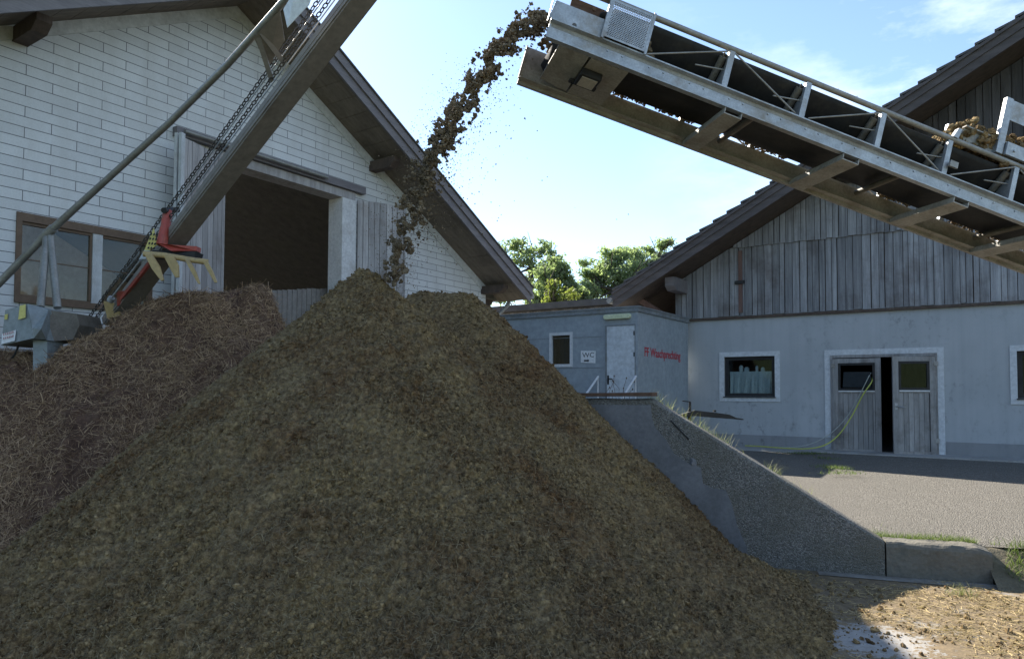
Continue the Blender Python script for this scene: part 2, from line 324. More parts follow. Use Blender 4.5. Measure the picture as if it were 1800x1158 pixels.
# half-height inner partition seen in the gate
w=MB(MLB)
for i in range(18): w.box(4.3+i*.125,4.3+i*.125+.108,.55,.58,.45,3.66+.018*i+.02*random.random(),random.random())
w.build('inner_partition',M['elev'],lb)
# roof: two slabs, verge boards, soffit, purlins
OV=1.0; TH=.30; EV=.66
w=MB(MLB)
for sg in (-1,1):
    a=(sA,zA); b=(sA+sg*(7.82+EV),zA-kk*(7.82+EV))
    w.hexa([(a[0],-OV,a[1]+.06),(b[0],-OV,b[1]+.06),(b[0],15.6,b[1]+.06),(a[0],15.6,a[1]+.06),(a[0],-OV,a[1]+TH),(b[0],-OV,b[1]+TH),(b[0],15.6,b[1]+TH),(a[0],15.6,a[1]+TH)])
w.build('roof',M['tile'],lb)
w=MB(MLB)
for sg in (-1,1):
    n=24
    for i in range(n):
        t0,t1=i/n,(i+1)/n-.0012; L=7.82+EV
        a=(sA+sg*L*t0,zA-kk*L*t0); b=(sA+sg*L*t1,zA-kk*L*t1); 
        w.hexa([(a[0],-OV+.05,a[1]),(b[0],-OV+.05,b[1]),(b[0],-.004,b[1]),(a[0],-.004,a[1]),(a[0],-OV+.05,a[1]+.055),(b[0],-OV+.05,b[1]+.055),(b[0],-.004,b[1]+.055),(a[0],-.004,a[1]+.055)],random.random())
w.build('soffit',M['soffit'],lb)
for sg in (-1,1):
    for k,(za,zb,d) in enumerate(((-.10,.13,0),(.10,.30,-.045))):
        w=MB(MLB); a=(sA,zA); b=(sA+sg*(7.82+EV+.02*k),zA-kk*(7.82+EV))
        w.hexa([(a[0],-OV-.05+d,a[1]+za),(b[0],-OV-.05+d,b[1]+za),(b[0],-OV-.002+d,b[1]+za),(a[0],-OV-.002+d,a[1]+za),(a[0],-OV-.05+d,a[1]+zb),(b[0],-OV-.05+d,b[1]+zb),(b[0],-OV-.002+d,b[1]+zb),(a[0],-OV-.002+d,a[1]+zb)])
        w.build('verge_board',M['verge'],lb)
    w=MB(MLB); a=(sA,zA); b=(sA+sg*(7.82+EV+.03),zA-kk*(7.82+EV))
    w.hexa([(a[0],-OV-.13,a[1]+.301),(b[0],-OV-.13,b[1]+.301),(b[0],-OV+.1,b[1]+.301),(a[0],-OV+.1,a[1]+.301),(a[0],-OV-.13,a[1]+.335),(b[0],-OV-.13,b[1]+.335),(b[0],-OV+.1,b[1]+.335),(a[0],-OV+.1,a[1]+.335)])
    w.build('verge_cap',M['tile'],lb)
    w=MB(MLB); a=(sA,zA-.005); b=(sA+sg*7.8,zA-kk*7.8-.005)
    w.hexa([(a[0],-.03,a[1]-.21),(b[0],-.03,b[1]-.21),(b[0],-.003,b[1]-.21),(a[0],-.003,a[1]-.21),(a[0],-.03,a[1]),(b[0],-.03,b[1]),(b[0],-.003,b[1]),(a[0],-.003,a[1])])
    w.build('gable_trim',M['trim'],lb)
for s in (sA-3.45,sA+3.5,SR-.12,SL+.12):
    w=MB(MLB); z=lbs(s)-.02
    w.poly([(s-.10,-.75,z-.06),(s-.10,-.75,z-.16),(s-.10,-.6,z-.27),(s-.10,.0,z-.27),(s-.10,.0,z-.06)],(.20,0,0)); w.build('purlin_end',M['darkwood'],lb)
w=MB(MLB); pts=[(sA+7.82+EV+.08,y,zA-kk*(7.82+EV)+.10) for y in (-OV-.05,15)]; w.tube(pts,.075,10); w.build('gutter',M['railpaint'],lb)
w=MB(MLB); ex=SR+.04; ez=zA-kk*(7.82+EV)
w.tube([(SR+EV+.05,-.3,ez+.04),(SR+EV-.02,-.3,ez-.10),(SR+.42,-.22,ez-.32),(SR+.16,-.12,ez-.55),(SR+.1,-.08,ez-.85),(SR+.1,-.08,.4)],.055,9); w.build('downpipe',M['railpaint'],lb)
w=MB(MLB); w.poly([(SR+.002,.15,ez-.75),(SR+.002,.15,ez+.05),(SR+EV-.1,.15,ez+.05),(SR+EV-.15,.15,ez-.05),(SR+.28,.15,ez-.22),(SR+.12,.15,ez-.6)],(0,.12,0)); w.build('eave_brace',M['darkwood'],lb)
# window
fr=MB(MLB)
fr.box(W0-.02,W1+.02,-.03,.1,WZ1-.10,WZ1+.02); fr.box(W0-.02,W1+.02,-.05,.1,WZ0-.02,WZ0+.07); fr.box(W0-.02,W0+.05,-.03,.1,WZ0+.07,WZ1-.1); fr.box(W1-.05,W1+.02,-.03,.1,WZ0+.07,WZ1-.1)
win=fr.build('window',M['browntrim'],lb)
mx0,_=loc(MLB,161,440,.02); mx1,_=loc(MLB,178,440,.02)
q=MB(MLB); q.box(mx0,mx1,-.02,.09,WZ0+.07,WZ1-.1); q.build('mullion',M['pale'],win)
q=MB(MLB); q.box(W0+.05,mx0-.002,.0,.06,WZ1-.14,WZ1-.102); q.box(mx1+.002,W1-.05,.0,.06,WZ1-.14,WZ1-.102); q.box(W0+.05,mx0-.002,.02,.05,WZ0+.60,WZ0+.615); q.box(mx1+.002,W1-.05,.02,.05,WZ0+.60,WZ0+.615); q.box(W0+.05,mx0-.002,.01,.06,WZ0+.07,WZ0+.1); q.box(mx0-.03,mx0-.002,.0,.06,WZ0+.1,WZ1-.14); q.build('sash_frame',M['browntrim'],win)
for a,b in ((W0+.05,mx0-.002),(mx1+.002,W1-.05)):
    q=MB(MLB); q.box(a,b,.03,.036,WZ0+.1,WZ1-.14); q.build('pane',M['glass'],win)
# gate leaves
def leaf(p0,p1,zb,zt,hinge_first):
    p0=np.array(p0); p1=np.array(p1); x=p1-p0; L=np.linalg.norm(x); x=x/L; y=np.cross(Z,x); Ml=frame(p0,x,y)
    b=MB(Ml); s=.0
    while s<L-.02:
        wd=min(random.choice((.11,.125,.14,.16)),L-s); b.box(s,s+wd-.011,-.012-random.random()*.006,.02,zb+random.random()*.02,zt-random.random()*.015,random.random()); s+=wd
    g=b.build('gate_leaf',M['gatewood'],lb)
    b=MB(Ml); b.box(.02,L-.02,.021,.06,zb+.3,zb+.45); b.box(.02,L-.02,.021,.06,zt-.6,zt-.45); b.bar((.1,.04,zb+.46),(L-.1,.04,zt-.62),.03,.14,(0,0,1)); b.build('ledge',M['gatewood'],g)
    return g,Ml,L
zt=5.86
hp=MLB[:3,3]+U*6.36-V*.08; dR=np.array([1870,1250,0.]); dR/=np.linalg.norm(dR)
for px in range(660,760):
    pass
# right leaf ends where its pixel column is 713
n=np.cross(dR,Z); e=onplane(713,430,hp,n); leaf(hp,[e[0],e[1],0],.45,zt-.02,True)
hl=MLB[:3,3]+U*3.14-V*.08; dL=np.array([286,1250,0.]); dL/=np.linalg.norm(dL); n=np.cross(dL,Z); e=onplane(318,430,hl,n)
g,Ml,L=leaf([e[0],e[1],0],hl,.45,zt-.02,False)
b=MB(Ml); b.box(-.10,-.012,-.05,.0,.42,zt+.02); b.box(-.10,-.012,.035,.085,.42,zt+.02); b.build('edge_frame',M['pale'],g)
# ================================================================== RIGHT BARN
MRB=frame(U*17.14,-V,U)                          # x to the right (and nearer), y into the barn
rb=thing('timber_barn','grey rendered barn with weathered board gable and tiled roof on the right','barn',MRB)
RC=-6.51; RR=8.86-6.36+RC+.0+6.3; RR=RC+2*8.9; rA=RC+8.9; zR0=4.46; k2=.538
def rbs(s): return zR0+k2*(8.9-abs(s-rA))
WT=3.54
RW=(-5.33,-4.15,1.60,2.55); DO=(-2.95,-.90,.3,2.53); RW2=(.45,1.6,1.60,2.53)
w=MB(MRB); wall_strips(w,[RC,RR,RW[0],RW[1],DO[0],DO[1],RW2[0],RW2[1]],[RW,DO,RW2],.3,lambda s:WT,0,.3); w.build('wall',M['render'],rb)
w=MB(MRB)
for a,b in ((RC-.01,DO[0]-.13),(DO[1]+.13,RR)): w.box(a,b,-.025,-.002,.25,.70)
w.build('plinth',M['plinth'],rb)
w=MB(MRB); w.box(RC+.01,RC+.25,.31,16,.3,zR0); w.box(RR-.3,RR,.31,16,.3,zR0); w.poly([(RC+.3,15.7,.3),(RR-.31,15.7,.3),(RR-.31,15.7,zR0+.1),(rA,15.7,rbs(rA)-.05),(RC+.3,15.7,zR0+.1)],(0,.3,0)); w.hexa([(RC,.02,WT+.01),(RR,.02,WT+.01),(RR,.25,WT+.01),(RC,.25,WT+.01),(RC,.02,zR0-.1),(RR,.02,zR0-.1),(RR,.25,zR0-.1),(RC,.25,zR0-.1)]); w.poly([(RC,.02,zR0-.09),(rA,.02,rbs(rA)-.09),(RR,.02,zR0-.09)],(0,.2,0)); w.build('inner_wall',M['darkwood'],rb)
w=MB(MRB); w.box(RC+.3,RR-.3,.35,15.6,.3,.38); w.build('barn_floor',M['apron'],rb)
# board cladding in two tiers
def clad(z0f,z1f,d,name):
    b=MB(MRB); s=RC-.02
    while s<RR:
        wd=random.choice((.10,.115,.13,.15,.165,.18)); a,e=s,min(s+wd-random.choice((.009,.012,.02)),RR); y=d-random.random()*.014
        za=z0f+random.uniform(-.012,.012); z1a,z1b=z1f(a),z1f(e); s+=wd
        if min(z1a,z1b)<za+.03: continue
        b.hexa([(a,y-.022,za),(e,y-.022,za),(e,y,za),(a,y,za),(a,y-.022,z1a),(e,y-.022,z1b),(e,y,z1b),(a,y,z1a)],random.random())
    b.build(name,M['shadegable'] if name=='gable_cladding' else M['wood'],rb)
clad(3.52,lambda s:min(5.19,rbs(s)-.02),-.03,'lower_cladding')
clad(5.15,lambda s:min(6.35,rbs(s)-.02),-.075,'upper_cladding')
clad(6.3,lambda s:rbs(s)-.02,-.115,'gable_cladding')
w=MB(MRB); w.box(RC-.03,RR,-.075,-.001,3.46,3.515); w.build('drip_rail',M['darkwood'],rb)
sx,_=loc(MRB,1303,480); w=MB(MRB); w.box(sx-.045,sx+.045,-.09,-.06,3.6,5.08); w.build('rusty_rail',M['redwood'],rb)
w=MB(MRB); w.box(sx-.12,sx+.1,-.13,-.091,4.28,4.36); w.build('latch',M['dark'],rb)
# roof with stepped tile rows
OV2=1.3; EV2=1.15; L2=8.9+EV2
def rz(s): return rbs(s)
w=MB(MRB); row=.36; nrow=int(L2*math.hypot(1,k2)/row)+1; ds=L2/nrow
for sg in (-1,1):
    for i in range(nrow):
        a=rA+sg*(L2-i*ds); b=rA+sg*(L2-(i+1)*ds-.06); ha,hb=rz(a)+.395,rz(b)+.325
        if sg>0: a,b,ha,hb=b,a,hb,ha
        w.hexa([(a,-OV2-.06,ha-.045),(b,-OV2-.06,hb-.045),(b,16.5,hb-.045),(a,16.5,ha-.045),(a,-OV2-.06,ha),(b,-OV2-.06,hb),(b,16.5,hb),(a,16.5,ha)],random.random())
roof=w.build('roof',M['tile'],rb)
w=MB(MRB)
for sg in (-1,1):
    a=(rA,rz(rA)); b=(rA+sg*L2,rz(rA+sg*L2)); 
    w.hexa([(a[0],-OV2+.04,a[1]),(b[0],-OV2+.04,b[1]),(b[0],16.4,b[1]),(a[0],16.4,a[1]),(a[0],-OV2+.04,a[1]+.2),(b[0],-OV2+.04,b[1]+.2),(b[0],16.4,b[1]+.2),(a[0],16.4,a[1]+.2)])
w.build('soffit',M['darkwood'],rb)
for sg in (-1,1):
    for (za,zb,d) in ((-.09,.10,0),(.09,.25,-.03),(.24,.30,-.07)):
        w=MB(MRB); a=(rA,rz(rA)); b=(rA+sg*L2,rz(rA+sg*L2)); y0,y1=-OV2-.01+d,-OV2+.038+d*.9
        w.hexa([(a[0],y0,a[1]+za),(b[0],y0,b[1]+za),(b[0],y1,b[1]+za),(a[0],y1,a[1]+za),(a[0],y0,a[1]+zb),(b[0],y0,b[1]+zb),(b[0],y1,b[1]+zb),(a[0],y1,a[1]+zb)]); w.build('verge_board',M['redwood'] if za<0 and False else M['verged'],rb)
for s in (RC+.18,rA-4.6,rA,rA+4.6):
    w=MB(MRB); z=rbs(s)-.01
    w.poly([(s-.12,-OV2+.35,z-.09),(s-.12,-OV2+.35,z-.30),(s-.12,-OV2+.5,z-.40),(s-.12,-.04,z-.40),(s-.12,-.04,z-.08)],(.24,0,0)); w.build('purlin_end',M['verge'],rb)
w=MB(MRB); ge=RC-EV2-.06; gz=rz(RC-EV2)+.09; w.tube([(ge,-OV2-.1,gz),(ge,16,gz)],.07,10); w.build('gutter',M['railpaint'],rb)
w=MB(MRB); w.tube([(ge,1.0,gz),(ge,1.0,gz-.12),(ge,1.0,gz-.3),(ge,1.0,.4)],[.11,.1,.05,.05],9); w.build('downpipe',M['railpaint'],rb)
w=MB(MRB); w.bar((RC-.02,-.3,zR0-1.0),(RC-.85,-.3,zR0-.42),.14,.16,(0,1,0)); w.build('eave_brace',M['redwood'],rb)
# windows: surround, frame, pane, curtain
def window(a,b,z0,z1,curt):
    q=MB(MRB); t=.115
    q.box(a-t,a-.002,-.02,-.001,z0-t,z1+t); q.box(b+.002,b+t,-.02,-.001,z0-t,z1+t); q.box(a-.001,b+.001,-.02,-.001,z1+.002,z1+t); q.box(a-.001,b+.001,-.02,-.001,z0-t,z0-.002)
    s=q.build('window',M['reveal'],rb)
    q=MB(MRB); q.box(a,b,.05,.12,z1-.08,z1); q.box(a,b,.05,.12,z0,z0+.08); q.box(a,a+.09,.05,.12,z0+.08,z1-.08); q.box(b-.08,b,.05,.12,z0+.08,z1-.08); q.build('frame',M['dark'],s)
    q=MB(MRB); q.box(a+.09,b-.08,.08,.086,z0+.08,z1-.08); q.build('pane',M['glass'],s)
    q=MB(MRB); q.box(a-.02,b+.02,-.05,.04,z0-.025,z0-.003); q.build('sill',M['dark'],s)
    if curt:
        q=MB(MRB)
        for i in range(18):
            x=a+.1+i*.057; q.hexa([(x,.13+.03*math.sin(i*1.9),z0+.08),(x+.057,.13+.03*math.sin(i*1.9+1.9),z0+.08),(x+.057,.15+.03*math.sin(i*1.9+1.9),z0+.08),(x,.15+.03*math.sin(i*1.9),z0+.08),(x,.13,z0+.60),(x+.057,.13,z0+.60),(x+.057,.15,z0+.60),(x,.15,z0+.60)])
        q.build('curtain',M['curtain'],s)
        for x,h,r in ((.35,.75,.05),(.48,.71,.06),(.72,.74,.035),(.86,.70,.05)): q=MB(MRB); q.tube([(a+x,.2,z0+.60),(a+x,.2,z0+h-.03),(a+x,.2,z0+h)],[r,r,r*.4],8); q.build('jar',M['curtain'],s)
window(*RW,True); window(*RW2,False)
# stable door
q=MB(MRB); t=.12
q.box(DO[0]-t,DO[0]-.002,-.02,-.001,.705,DO[3]+t); q.box(DO[1]+.002,DO[1]+t,-.02,-.001,.40,DO[3]+t); q.box(DO[0]-.001,DO[1]+.001,-.02,-.001,DO[3]+.002,DO[3]+t)
ds_=q.build('door_surround',M['reveal'],rb)
q=MB(MRB); q.box(DO[0]+.001,DO[0]+.05,-.04,.1,.38,DO[3]-.002); q.box(DO[1]-.05,DO[1]-.001,-.04,.1,.38,DO[3]-.002); q.box(DO[0]+.051,DO[1]-.051,-.04,.1,DO[3]-.06,DO[3]-.002); q.build('door_frame',M['doorwood'],rb)
def stable_door(Md,L,zb,zt,vent,label):
    """door leaf in frame Md: x along the leaf, y out of the room negative"""
    fw=.11; wz0,wz1=zt-.70,zt-.17
    q=MB(Md); q.box(0,fw,-.05,0,zb,zt,.3); q.box(L-fw,L,-.05,0,zb,zt,.4); q.box(fw+.001,L-fw-.001,-.049,0,zt-.1,zt,.5); q.box(fw+.001,L-fw-.001,-.049,0,zb,zb+.07,.6)
    q.box(fw+.001,L-fw-.001,-.049,0,wz0-.06,wz0,.4)
    s=fw+.002; 
    while s<L-fw-.02:
        wd=min(.098,L-fw-.002-s); q.box(s,s+wd-.006,-.035,-.008,zb+.071,wz0-.061,random.random()); s+=wd
    d=q.build('door',M['doorwood'],rb); d['label']=label
    q=MB(Md); q.box(fw+.001,fw+.05,-.045,-.005,wz0+.001,zt-.101); q.box(L-fw-.05,L-fw-.001,-.045,-.005,wz0+.001,zt-.101); q.box(fw+.051,L-fw-.051,-.045,-.005,wz0+.001,wz0+.05); q.box(fw+.051,L-fw-.051,-.045,-.005,zt-.15,zt-.101); q.build('window_frame',M['dark'],d)
    q=MB(Md); q.box(fw+.01,L-fw-.01,-.075,-.051,wz0-.03,wz0-.005); q.build('window_sill',M['whitemetal'],d)
    q=MB(Md)
    if vent:   # hopper sash tilted outward at the top
        a,b=fw+.09,L-fw-.07; z0,z1=wz0+.07,zt-.3
        q.hexa([(a,-.04,z0),(b,-.04,z0),(b,-.034,z0),(a,-.034,z0),(a+.05,-.20,z1),(b-.0,-.20,z1),(b-.0,-.194,z1),(a+.05,-.194,z1)])
        q.build('tilted_pane',M['skyglass'],d)
    else:
        q.box(fw+.05,L-fw-.05,-.028,-.022,wz0+.05,zt-.15); q.build('pane',M['glass'],d)
        q=MB(Md); q.tube([(.06,-.05,zb+1.0),(.06,-.11,zb+1.0),(.21,-.11,zb+.985)],.011,7); q.box(.035,.085,-.056,-.0505,zb+.93,zb+1.07); q.build('handle',M['galv'],d)
    hx=0.0 if vent else L
    for h in (zb+.25,zt-.2): q=MB(Md); q.box(hx-.03,hx+.05,-.062,-.0505,h,h+.09); q.build('hinge',M['galvdirt'],d)
gap0,_=loc(MRB,1550,700); Lw=gap0-(DO[0]+.06)
Md=frame(MRB[:3,3]+MRB[:3,0]*(DO[0]+.055)-U*.03,MRB[:3,0],MRB[:3,1]); stable_door(Md,Lw,.41,2.45,True,'closed stable door leaf with tilted pane')
hx=MRB[:3,3]+MRB[:3,0]*(DO[1]-.05)-U*.03; ang=R(24)
dx=-MRB[:3,0]*math.cos(ang)-U*math.sin(ang); Lr=.82; p=hx+dx*Lr; Md=frame(p,-dx,np.cross(Z,-dx)); stable_door(Md,Lr,.42,2.46,False,'ajar stable door leaf with lever handle')
q=MB(MRB); q.box(DO[0]+.02,DO[1]-.02,-.3,.34,.36,.395); q.build('door_step',M['apron'],rb)
# ================================================================== CONTAINER
MCT=frame(U*13.92+V*6.168,-V,U)                   # x to the right along the front (0 = right corner), y = depth
ct=thing('toilet_container','grey sheet-metal toilet container with pale door standing between the two barns','container',MCT)
CL=-3.52; CD=3.0; ZT=3.49; ZB=.95
dr=(-.745,-.035,1.12,3.14); cw=(-2.11,-1.60,2.30,2.99)
w=MB(MCT); wall_strips(w,[CL,0,dr[0],dr[1],cw[0],cw[1]],[dr,cw],ZB,lambda s:ZT-.09,0,.06)
w.box(-.06,0,.061,CD,ZB,ZT-.09); w.box(CL,CL+.06,.061,CD,ZB,ZT-.09); w.box(CL+.061,-.061,CD-.06,CD,ZB,ZT-.09); w.box(CL+.061,-.061,.061,CD-.061,ZB,ZB+.1); w.build('body',M['cont'],ct)
w=MB(MCT)
for z in (1.62,2.22,2.90): w.box(CL+.02,dr[0]-.03,-.006,-.0005,z,z+.012)
w.box(-.001,.006,.02,CD-.02,2.22,2.232) if False else None
w.build('panel_joint',M['controof'],ct)
for b_ in ((-.05,.012,-.012,.05),(CL-.012,CL+.05,-.012,.05),(-.05,.012,CD-.05,CD+.012)): w=MB(MCT); w.box(*b_,ZB,ZT-.092); w.build('corner_post',M['cont'],ct)
w=MB(MCT); w.box(CL-.04,.04,-.04,CD+.04,ZT-.088,ZT); w.box(CL-.06,.06,-.06,CD+.06,ZT+.001,ZT+.03); w.build('roof',M['controof'],ct)
q=MB(MCT); q.box(dr[0]+.04,dr[1]-.02,-.012,.03,dr[2],dr[3]-.03); d=q.build('door',M['cdoor'],ct)
q=MB(MCT); q.box(dr[0],dr[0]+.038,-.02,.05,dr[2],dr[3]); q.box(dr[1]-.018,dr[1],-.02,.05,dr[2],dr[3]); q.box(dr[0]+.039,dr[1]-.019,-.02,.05,dr[3]-.028,dr[3]); q.build('door_frame',M['controof'],d)
q=MB(MCT); q.tube([(dr[0]+.08,-.012,1.98),(dr[0]+.08,-.06,1.98),(dr[0]+.19,-.06,1.975)],.012,7); q.box(dr[0]+.05,dr[0]+.09,-.018,-.0125,1.86,2.06); q.build('handle',M['dark'],d)
for z in (1.4,1.9,2.45,2.9): q=MB(MCT); q.tube([(dr[1]-.03,-.022,z),(dr[1]-.03,-.022,z+.09)],.012,6); q.build('hinge',M['dark'],d)
q=MB(MCT); t=.045; a,b,z0,z1=cw
q.box(a-t,a+.02,-.02,.05,z0-t,z1+t); q.box(b-.02,b+t,-.02,.05,z0-t,z1+t); q.box(a+.021,b-.021,-.02,.05,z1-.02,z1+t); q.box(a+.021,b-.021,-.02,.05,z0-t,z0+.02); wn=q.build('window',M['whitemetal'],ct)
q=MB(MCT); q.box(a+.021,b-.021,.03,.036,z0+.021,z1-.021); q.build('pane',M['glass'],wn)
q=MB(MCT)
for i in range(8): q.box(a+.022+i*.058,a+.022+i*.058+.054,.06+.01*(i%2),.075+.01*(i%2),z0+.02,z1-.02,random.random())
q.build('blind',M['cwin'],wn)
q=MB(MCT); x0,x1=-.76,-.13; q.poly([(x0,-.085,3.29),(x0+.03,-.085,3.26),(x1-.03,-.085,3.26),(x1,-.085,3.29),(x1,-.085,3.34),(x1-.03,-.085,3.365),(x0+.03,-.085,3.365),(x0,-.085,3.34)],(0,.084,0)); q.build('lamp_cover',M['lampglass'],ct,.012)
def text(body,name,m,parent,Mt,size,ext=.002,sx=1.,bold=False):
    """lettering as a mesh in frame Mt (x reading direction, y up, z towards the reader)"""
    cu=D.curves.new(name,'FONT'); cu.body=body; cu.size=size; cu.extrude=ext; cu.offset=.006*size/.2*.4 if bold else 0
    cu.resolution_u=3; o=D.objects.new(name,cu); COL.objects.link(o); bpy.context.view_layer.update()
    dg=bpy.context.evaluated_depsgraph_get(); me=D.meshes.new_from_object(o.evaluated_get(dg)); D.objects.remove(o); D.curves.remove(cu)
    vs=np.array([tuple(x.co) for x in me.vertices]); vs[:,0]*=sx
    W=vs@Mt[:3,:3].T+Mt[:3,3]; fs=[tuple(p.vertices) for p in me.polygons]; D.meshes.remove(me)
    return np_obj(name,W,None,m,parent,faces=fs)
side=np.array(MCT[:3,3])-V*.004
Mt=frame(side+U*.36+Z*2.475,U,Z,-V); text('FF Waschprechting','lettering',M['redink'],ct,Mt,.275,sx=1.0,bold=True)
# wc paper notice
Mp=frame(MCT[:3,3]+MCT[:3,0]*-1.345-U*.006+Z*2.325,-V,Z,-U)
pn=thing('paper_notice','white paper WC notice with black arrow stuck on the grey container','notice',Mp)
q=MB(Mp); q.hexa([(0,.02,0),(.36,0,0),(.37,.27,0),(0,.285,0),(0,.02,.003),(.36,0,.003),(.37,.27,.003),(0,.285,.003)]); q.build('sheet',M['paper'],pn)
Mt=frame(Mp[:3,3]-V*.035+Z*.135-U*.0035,-V,Z,-U); text('WC','lettering',M['ink'],pn,Mt,.15,.001,1.15)
q=MB(Mp); q.poly([(.08,.045,.0035),(.17,.045,.0035),(.17,.03,.0035),(.215,.062,.0035),(.17,.092,.0035),(.17,.078,.0035),(.08,.078,.0035)],(0,0,.002)); q.build('arrow',M['ink'],pn)
# entry steps with rails
Ms=frame(MCT[:3,3]-U*.02,-V,U); st=thing('entry_steps','small entry steps with white handrails below the pale container door','steps',Ms)
for i in range(4):
    q=MB(Ms); z=1.08-i*.18; q.box(-.78,-.02,-.06-(i+1)*.26,-.06-i*.26-.01,z-.03,z); q.build('tread',M['galvdirt'],st)
for x in (-.86,.02):
    q=MB(Ms); q.tube([(x,-.1,2.03),(x,-1.05,1.38)],.024,8); q.tube([(x,-.12,1.0),(x,-.12,2.02)],.018,7); q.tube([(x,-1.0,.42),(x,-1.0,1.42)],.018,7); q.build('handrail',M['whitemetal'],st)
    q=MB(Ms); q.bar((x,-.06,1.02),(x,-1.1,.40),.03,.16); q.build('stringer',M['galvdirt'],st)
# ================================================================== BUILDINGS BEHIND
Msd=frame(atY(850,600,23.)*np.array([1,1,0]),-V,U); sd=thing('flat_roof_shed','low dark shed with a flat roof behind the grey container','shed',Msd)
zt=float(atY(950,546,23.5)[2]); q=MB(Msd); q.box(-1.2,5.4,0,6,.3,zt-.2); q.build('wall',M['darkwood'],sd)
q=MB(Msd); q.box(-1.4,5.6,-.3,6.2,zt-.19,zt); q.build('roof',M['tile'],sd)
q=MB(Msd); 
for i in range(44): q.box(-1.2+i*.15,-1.2+i*.15+.142,-.02,-.001,.3,zt-.2,random.random())
q.build('cladding',M['wood'],sd)
p=atY(1050,548,27.); Mf=frame(np.array([p[0],p[1],0]),-V,U); fb=thing('far_barn','far brown barn whose tiled roof shows between container and timber barn','barn',Mf)
zl=float(p[2]); q=MB(Mf)
q.poly([(.5,0,.3),(4.7,0,.3),(4.7,0,zl+.05),(2.6,0,zl+1.15),(.5,0,zl+.05)],(0,10,0)); q.build('wall',M['wood'],fb)
q=MB(Mf); 
for sg in (-1,1):
    a=(2.6,zl+1.25); b=(2.6+sg*2.7,zl-.15); q.hexa([(a[0],-.6,a[1]),(b[0],-.6,b[1]),(b[0],10.5,b[1]),(a[0],10.5,a[1]),(a[0],-.6,a[1]+.16),(b[0],-.6,b[1]+.16),(b[0],10.5,b[1]+.16),(a[0],10.5,a[1]+.16)])
q.build('roof',M['tile'],fb)
# ================================================================== BELT CONVEYOR
cA=atY(960,65,6.0); cB=atY(1800,393,7.02); cx=cB-cA; cx/=np.linalg.norm(cx); cy=np.cross(Z,cx); cy/=np.linalg.norm(cy); cz=np.cross(cx,cy)
MC=frame(cA,cx,cy,cz); B=.86; SE=7.4
MCb=frame(np.array([cA[0]+6.9*cx[0],cA[1]+6.9*cx[1],0]),np.array([1.,0,0]),np.array([0,1.,0]))
cv=thing('belt_conveyor','galvanised steel belt conveyor with lattice sides rising overhead from the right','conveyor',MCb)
def chan(y,dr,name,m):
    """U channel, open side outwards (dr=-1 near, +1 far)"""
    q=MB(MC); h=.178; t=.012; fw=.06; s0=0. if dr<0 else -.05
    pr=[(0,0),(fw*dr,0),(fw*dr,.012),(t*dr,.022),(t*dr,h-.022),(fw*dr,h-.012),(fw*dr,h),(0,h)]
    q.poly([(s0,y+a,b) for a,b in pr],(SE-s0,0,0)); return q.build(name,m,cv)
c1=chan(.05,-1,'side_channel',M['galv'])
q=MB(MC); h=.178
q.poly([(-.05,B,0),(-.05,B+.05,0),(-.05,B+.05,h),(-.05,B,h)],(SE+.05,0,0)); q.poly([(-.05,B-.055,-.012),(-.05,B+.06,-.012),(-.05,B+.06,-.001),(-.05,B-.055,-.001)],(SE+.05,0,0)); q.poly([(-.05,B+.02,-.045),(-.05,B+.06,-.045),(-.05,B+.06,-.0125),(-.05,B+.02,-.0125)],(SE+.05,0,0)); c2=q.build('side_channel',M['galvdirt'],cv)
for i in range(0,17):
    for dsx in (0,.14): q=MB(MC); q.tube([(.55+i*.4+dsx,-.012,.075),(.55+i*.4+dsx,-.026,.075)],.009,6); q.build('bolt',M['galv'],c1)
q=MB(MC); q.box(.02,SE,.0355,.0378,.125,.166); q.build('dust_band',M['galvdirt'],c1)
posts=[1.68,2.49,3.32,4.09,4.89,5.7,6.5]
for y in (.02,B+.02):
    q=MB(MC); q.tube([(.40 if y<.1 else .3,y,.552),(SE,y,.552)],.027,10); q.build('top_rail',M['railpaint'],cv)
    for p in posts:
        q=MB(MC); q.box(p-.028,p+.028,y-.02,y+.02,.182,.525); q.build('post',M['galv'],cv)
def rod(a,b,y=.0,r=.008):
    q=MB(MC); q.tube([(a[0],y,a[1]),(b[0],y,b[1])],r,6); q.build('brace_rod',M['railpaint'],cv)
for y in (0.,B+.03):
    rod((.90,.19),(1.66,.515),y)
    rod((1.71,.51),(2.42,.19),y); rod((2.56,.19),(3.29,.515),y); rod((3.35,.51),(4.02,.19),y); rod((4.16,.19),(4.86,.515),y); rod((4.93,.51),(5.63,.19),y)
for p in posts:
    rod((p-.30,.30),(p-.02,.355),.05,.007)
# idlers
for p in posts+[.9]:
    for s_ in (1,-1):
        y0,y1=(.05,.27) if s_>0 else (B-.05,B-.27)
        q=MB(MC); q.tube([(p-.06,y0,.47),(p-.06,y1,.235)],.034,10); q.tube([(p-.06,y0-.02*s_,.50),(p-.06,y1+.02*s_,.21)],.01,6); q.build('idler_roller',M['roller'],cv)
        q=MB(MC); q.poly([(p-.014,y0,.185),(p-.014,y0,.40),(p-.014,y0+.05*s_,.42),(p-.014,y1,.21),(p-.014,y1,.185)],(.008,0,0)); q.build('roller_bracket',M['galv'],cv)
    q=MB(MC); q.tube([(p-.06,.29,.235),(p-.06,B-.29,.235)],.034,10); q.build('idler_roller',M['roller'],cv)
for p in (2.1,3.75,5.3):
    q=MB(MC); q.tube([(p,.06,.095),(p,B-.06,.095)],.03,10); q.build('return_roller',M['roller'],cv)
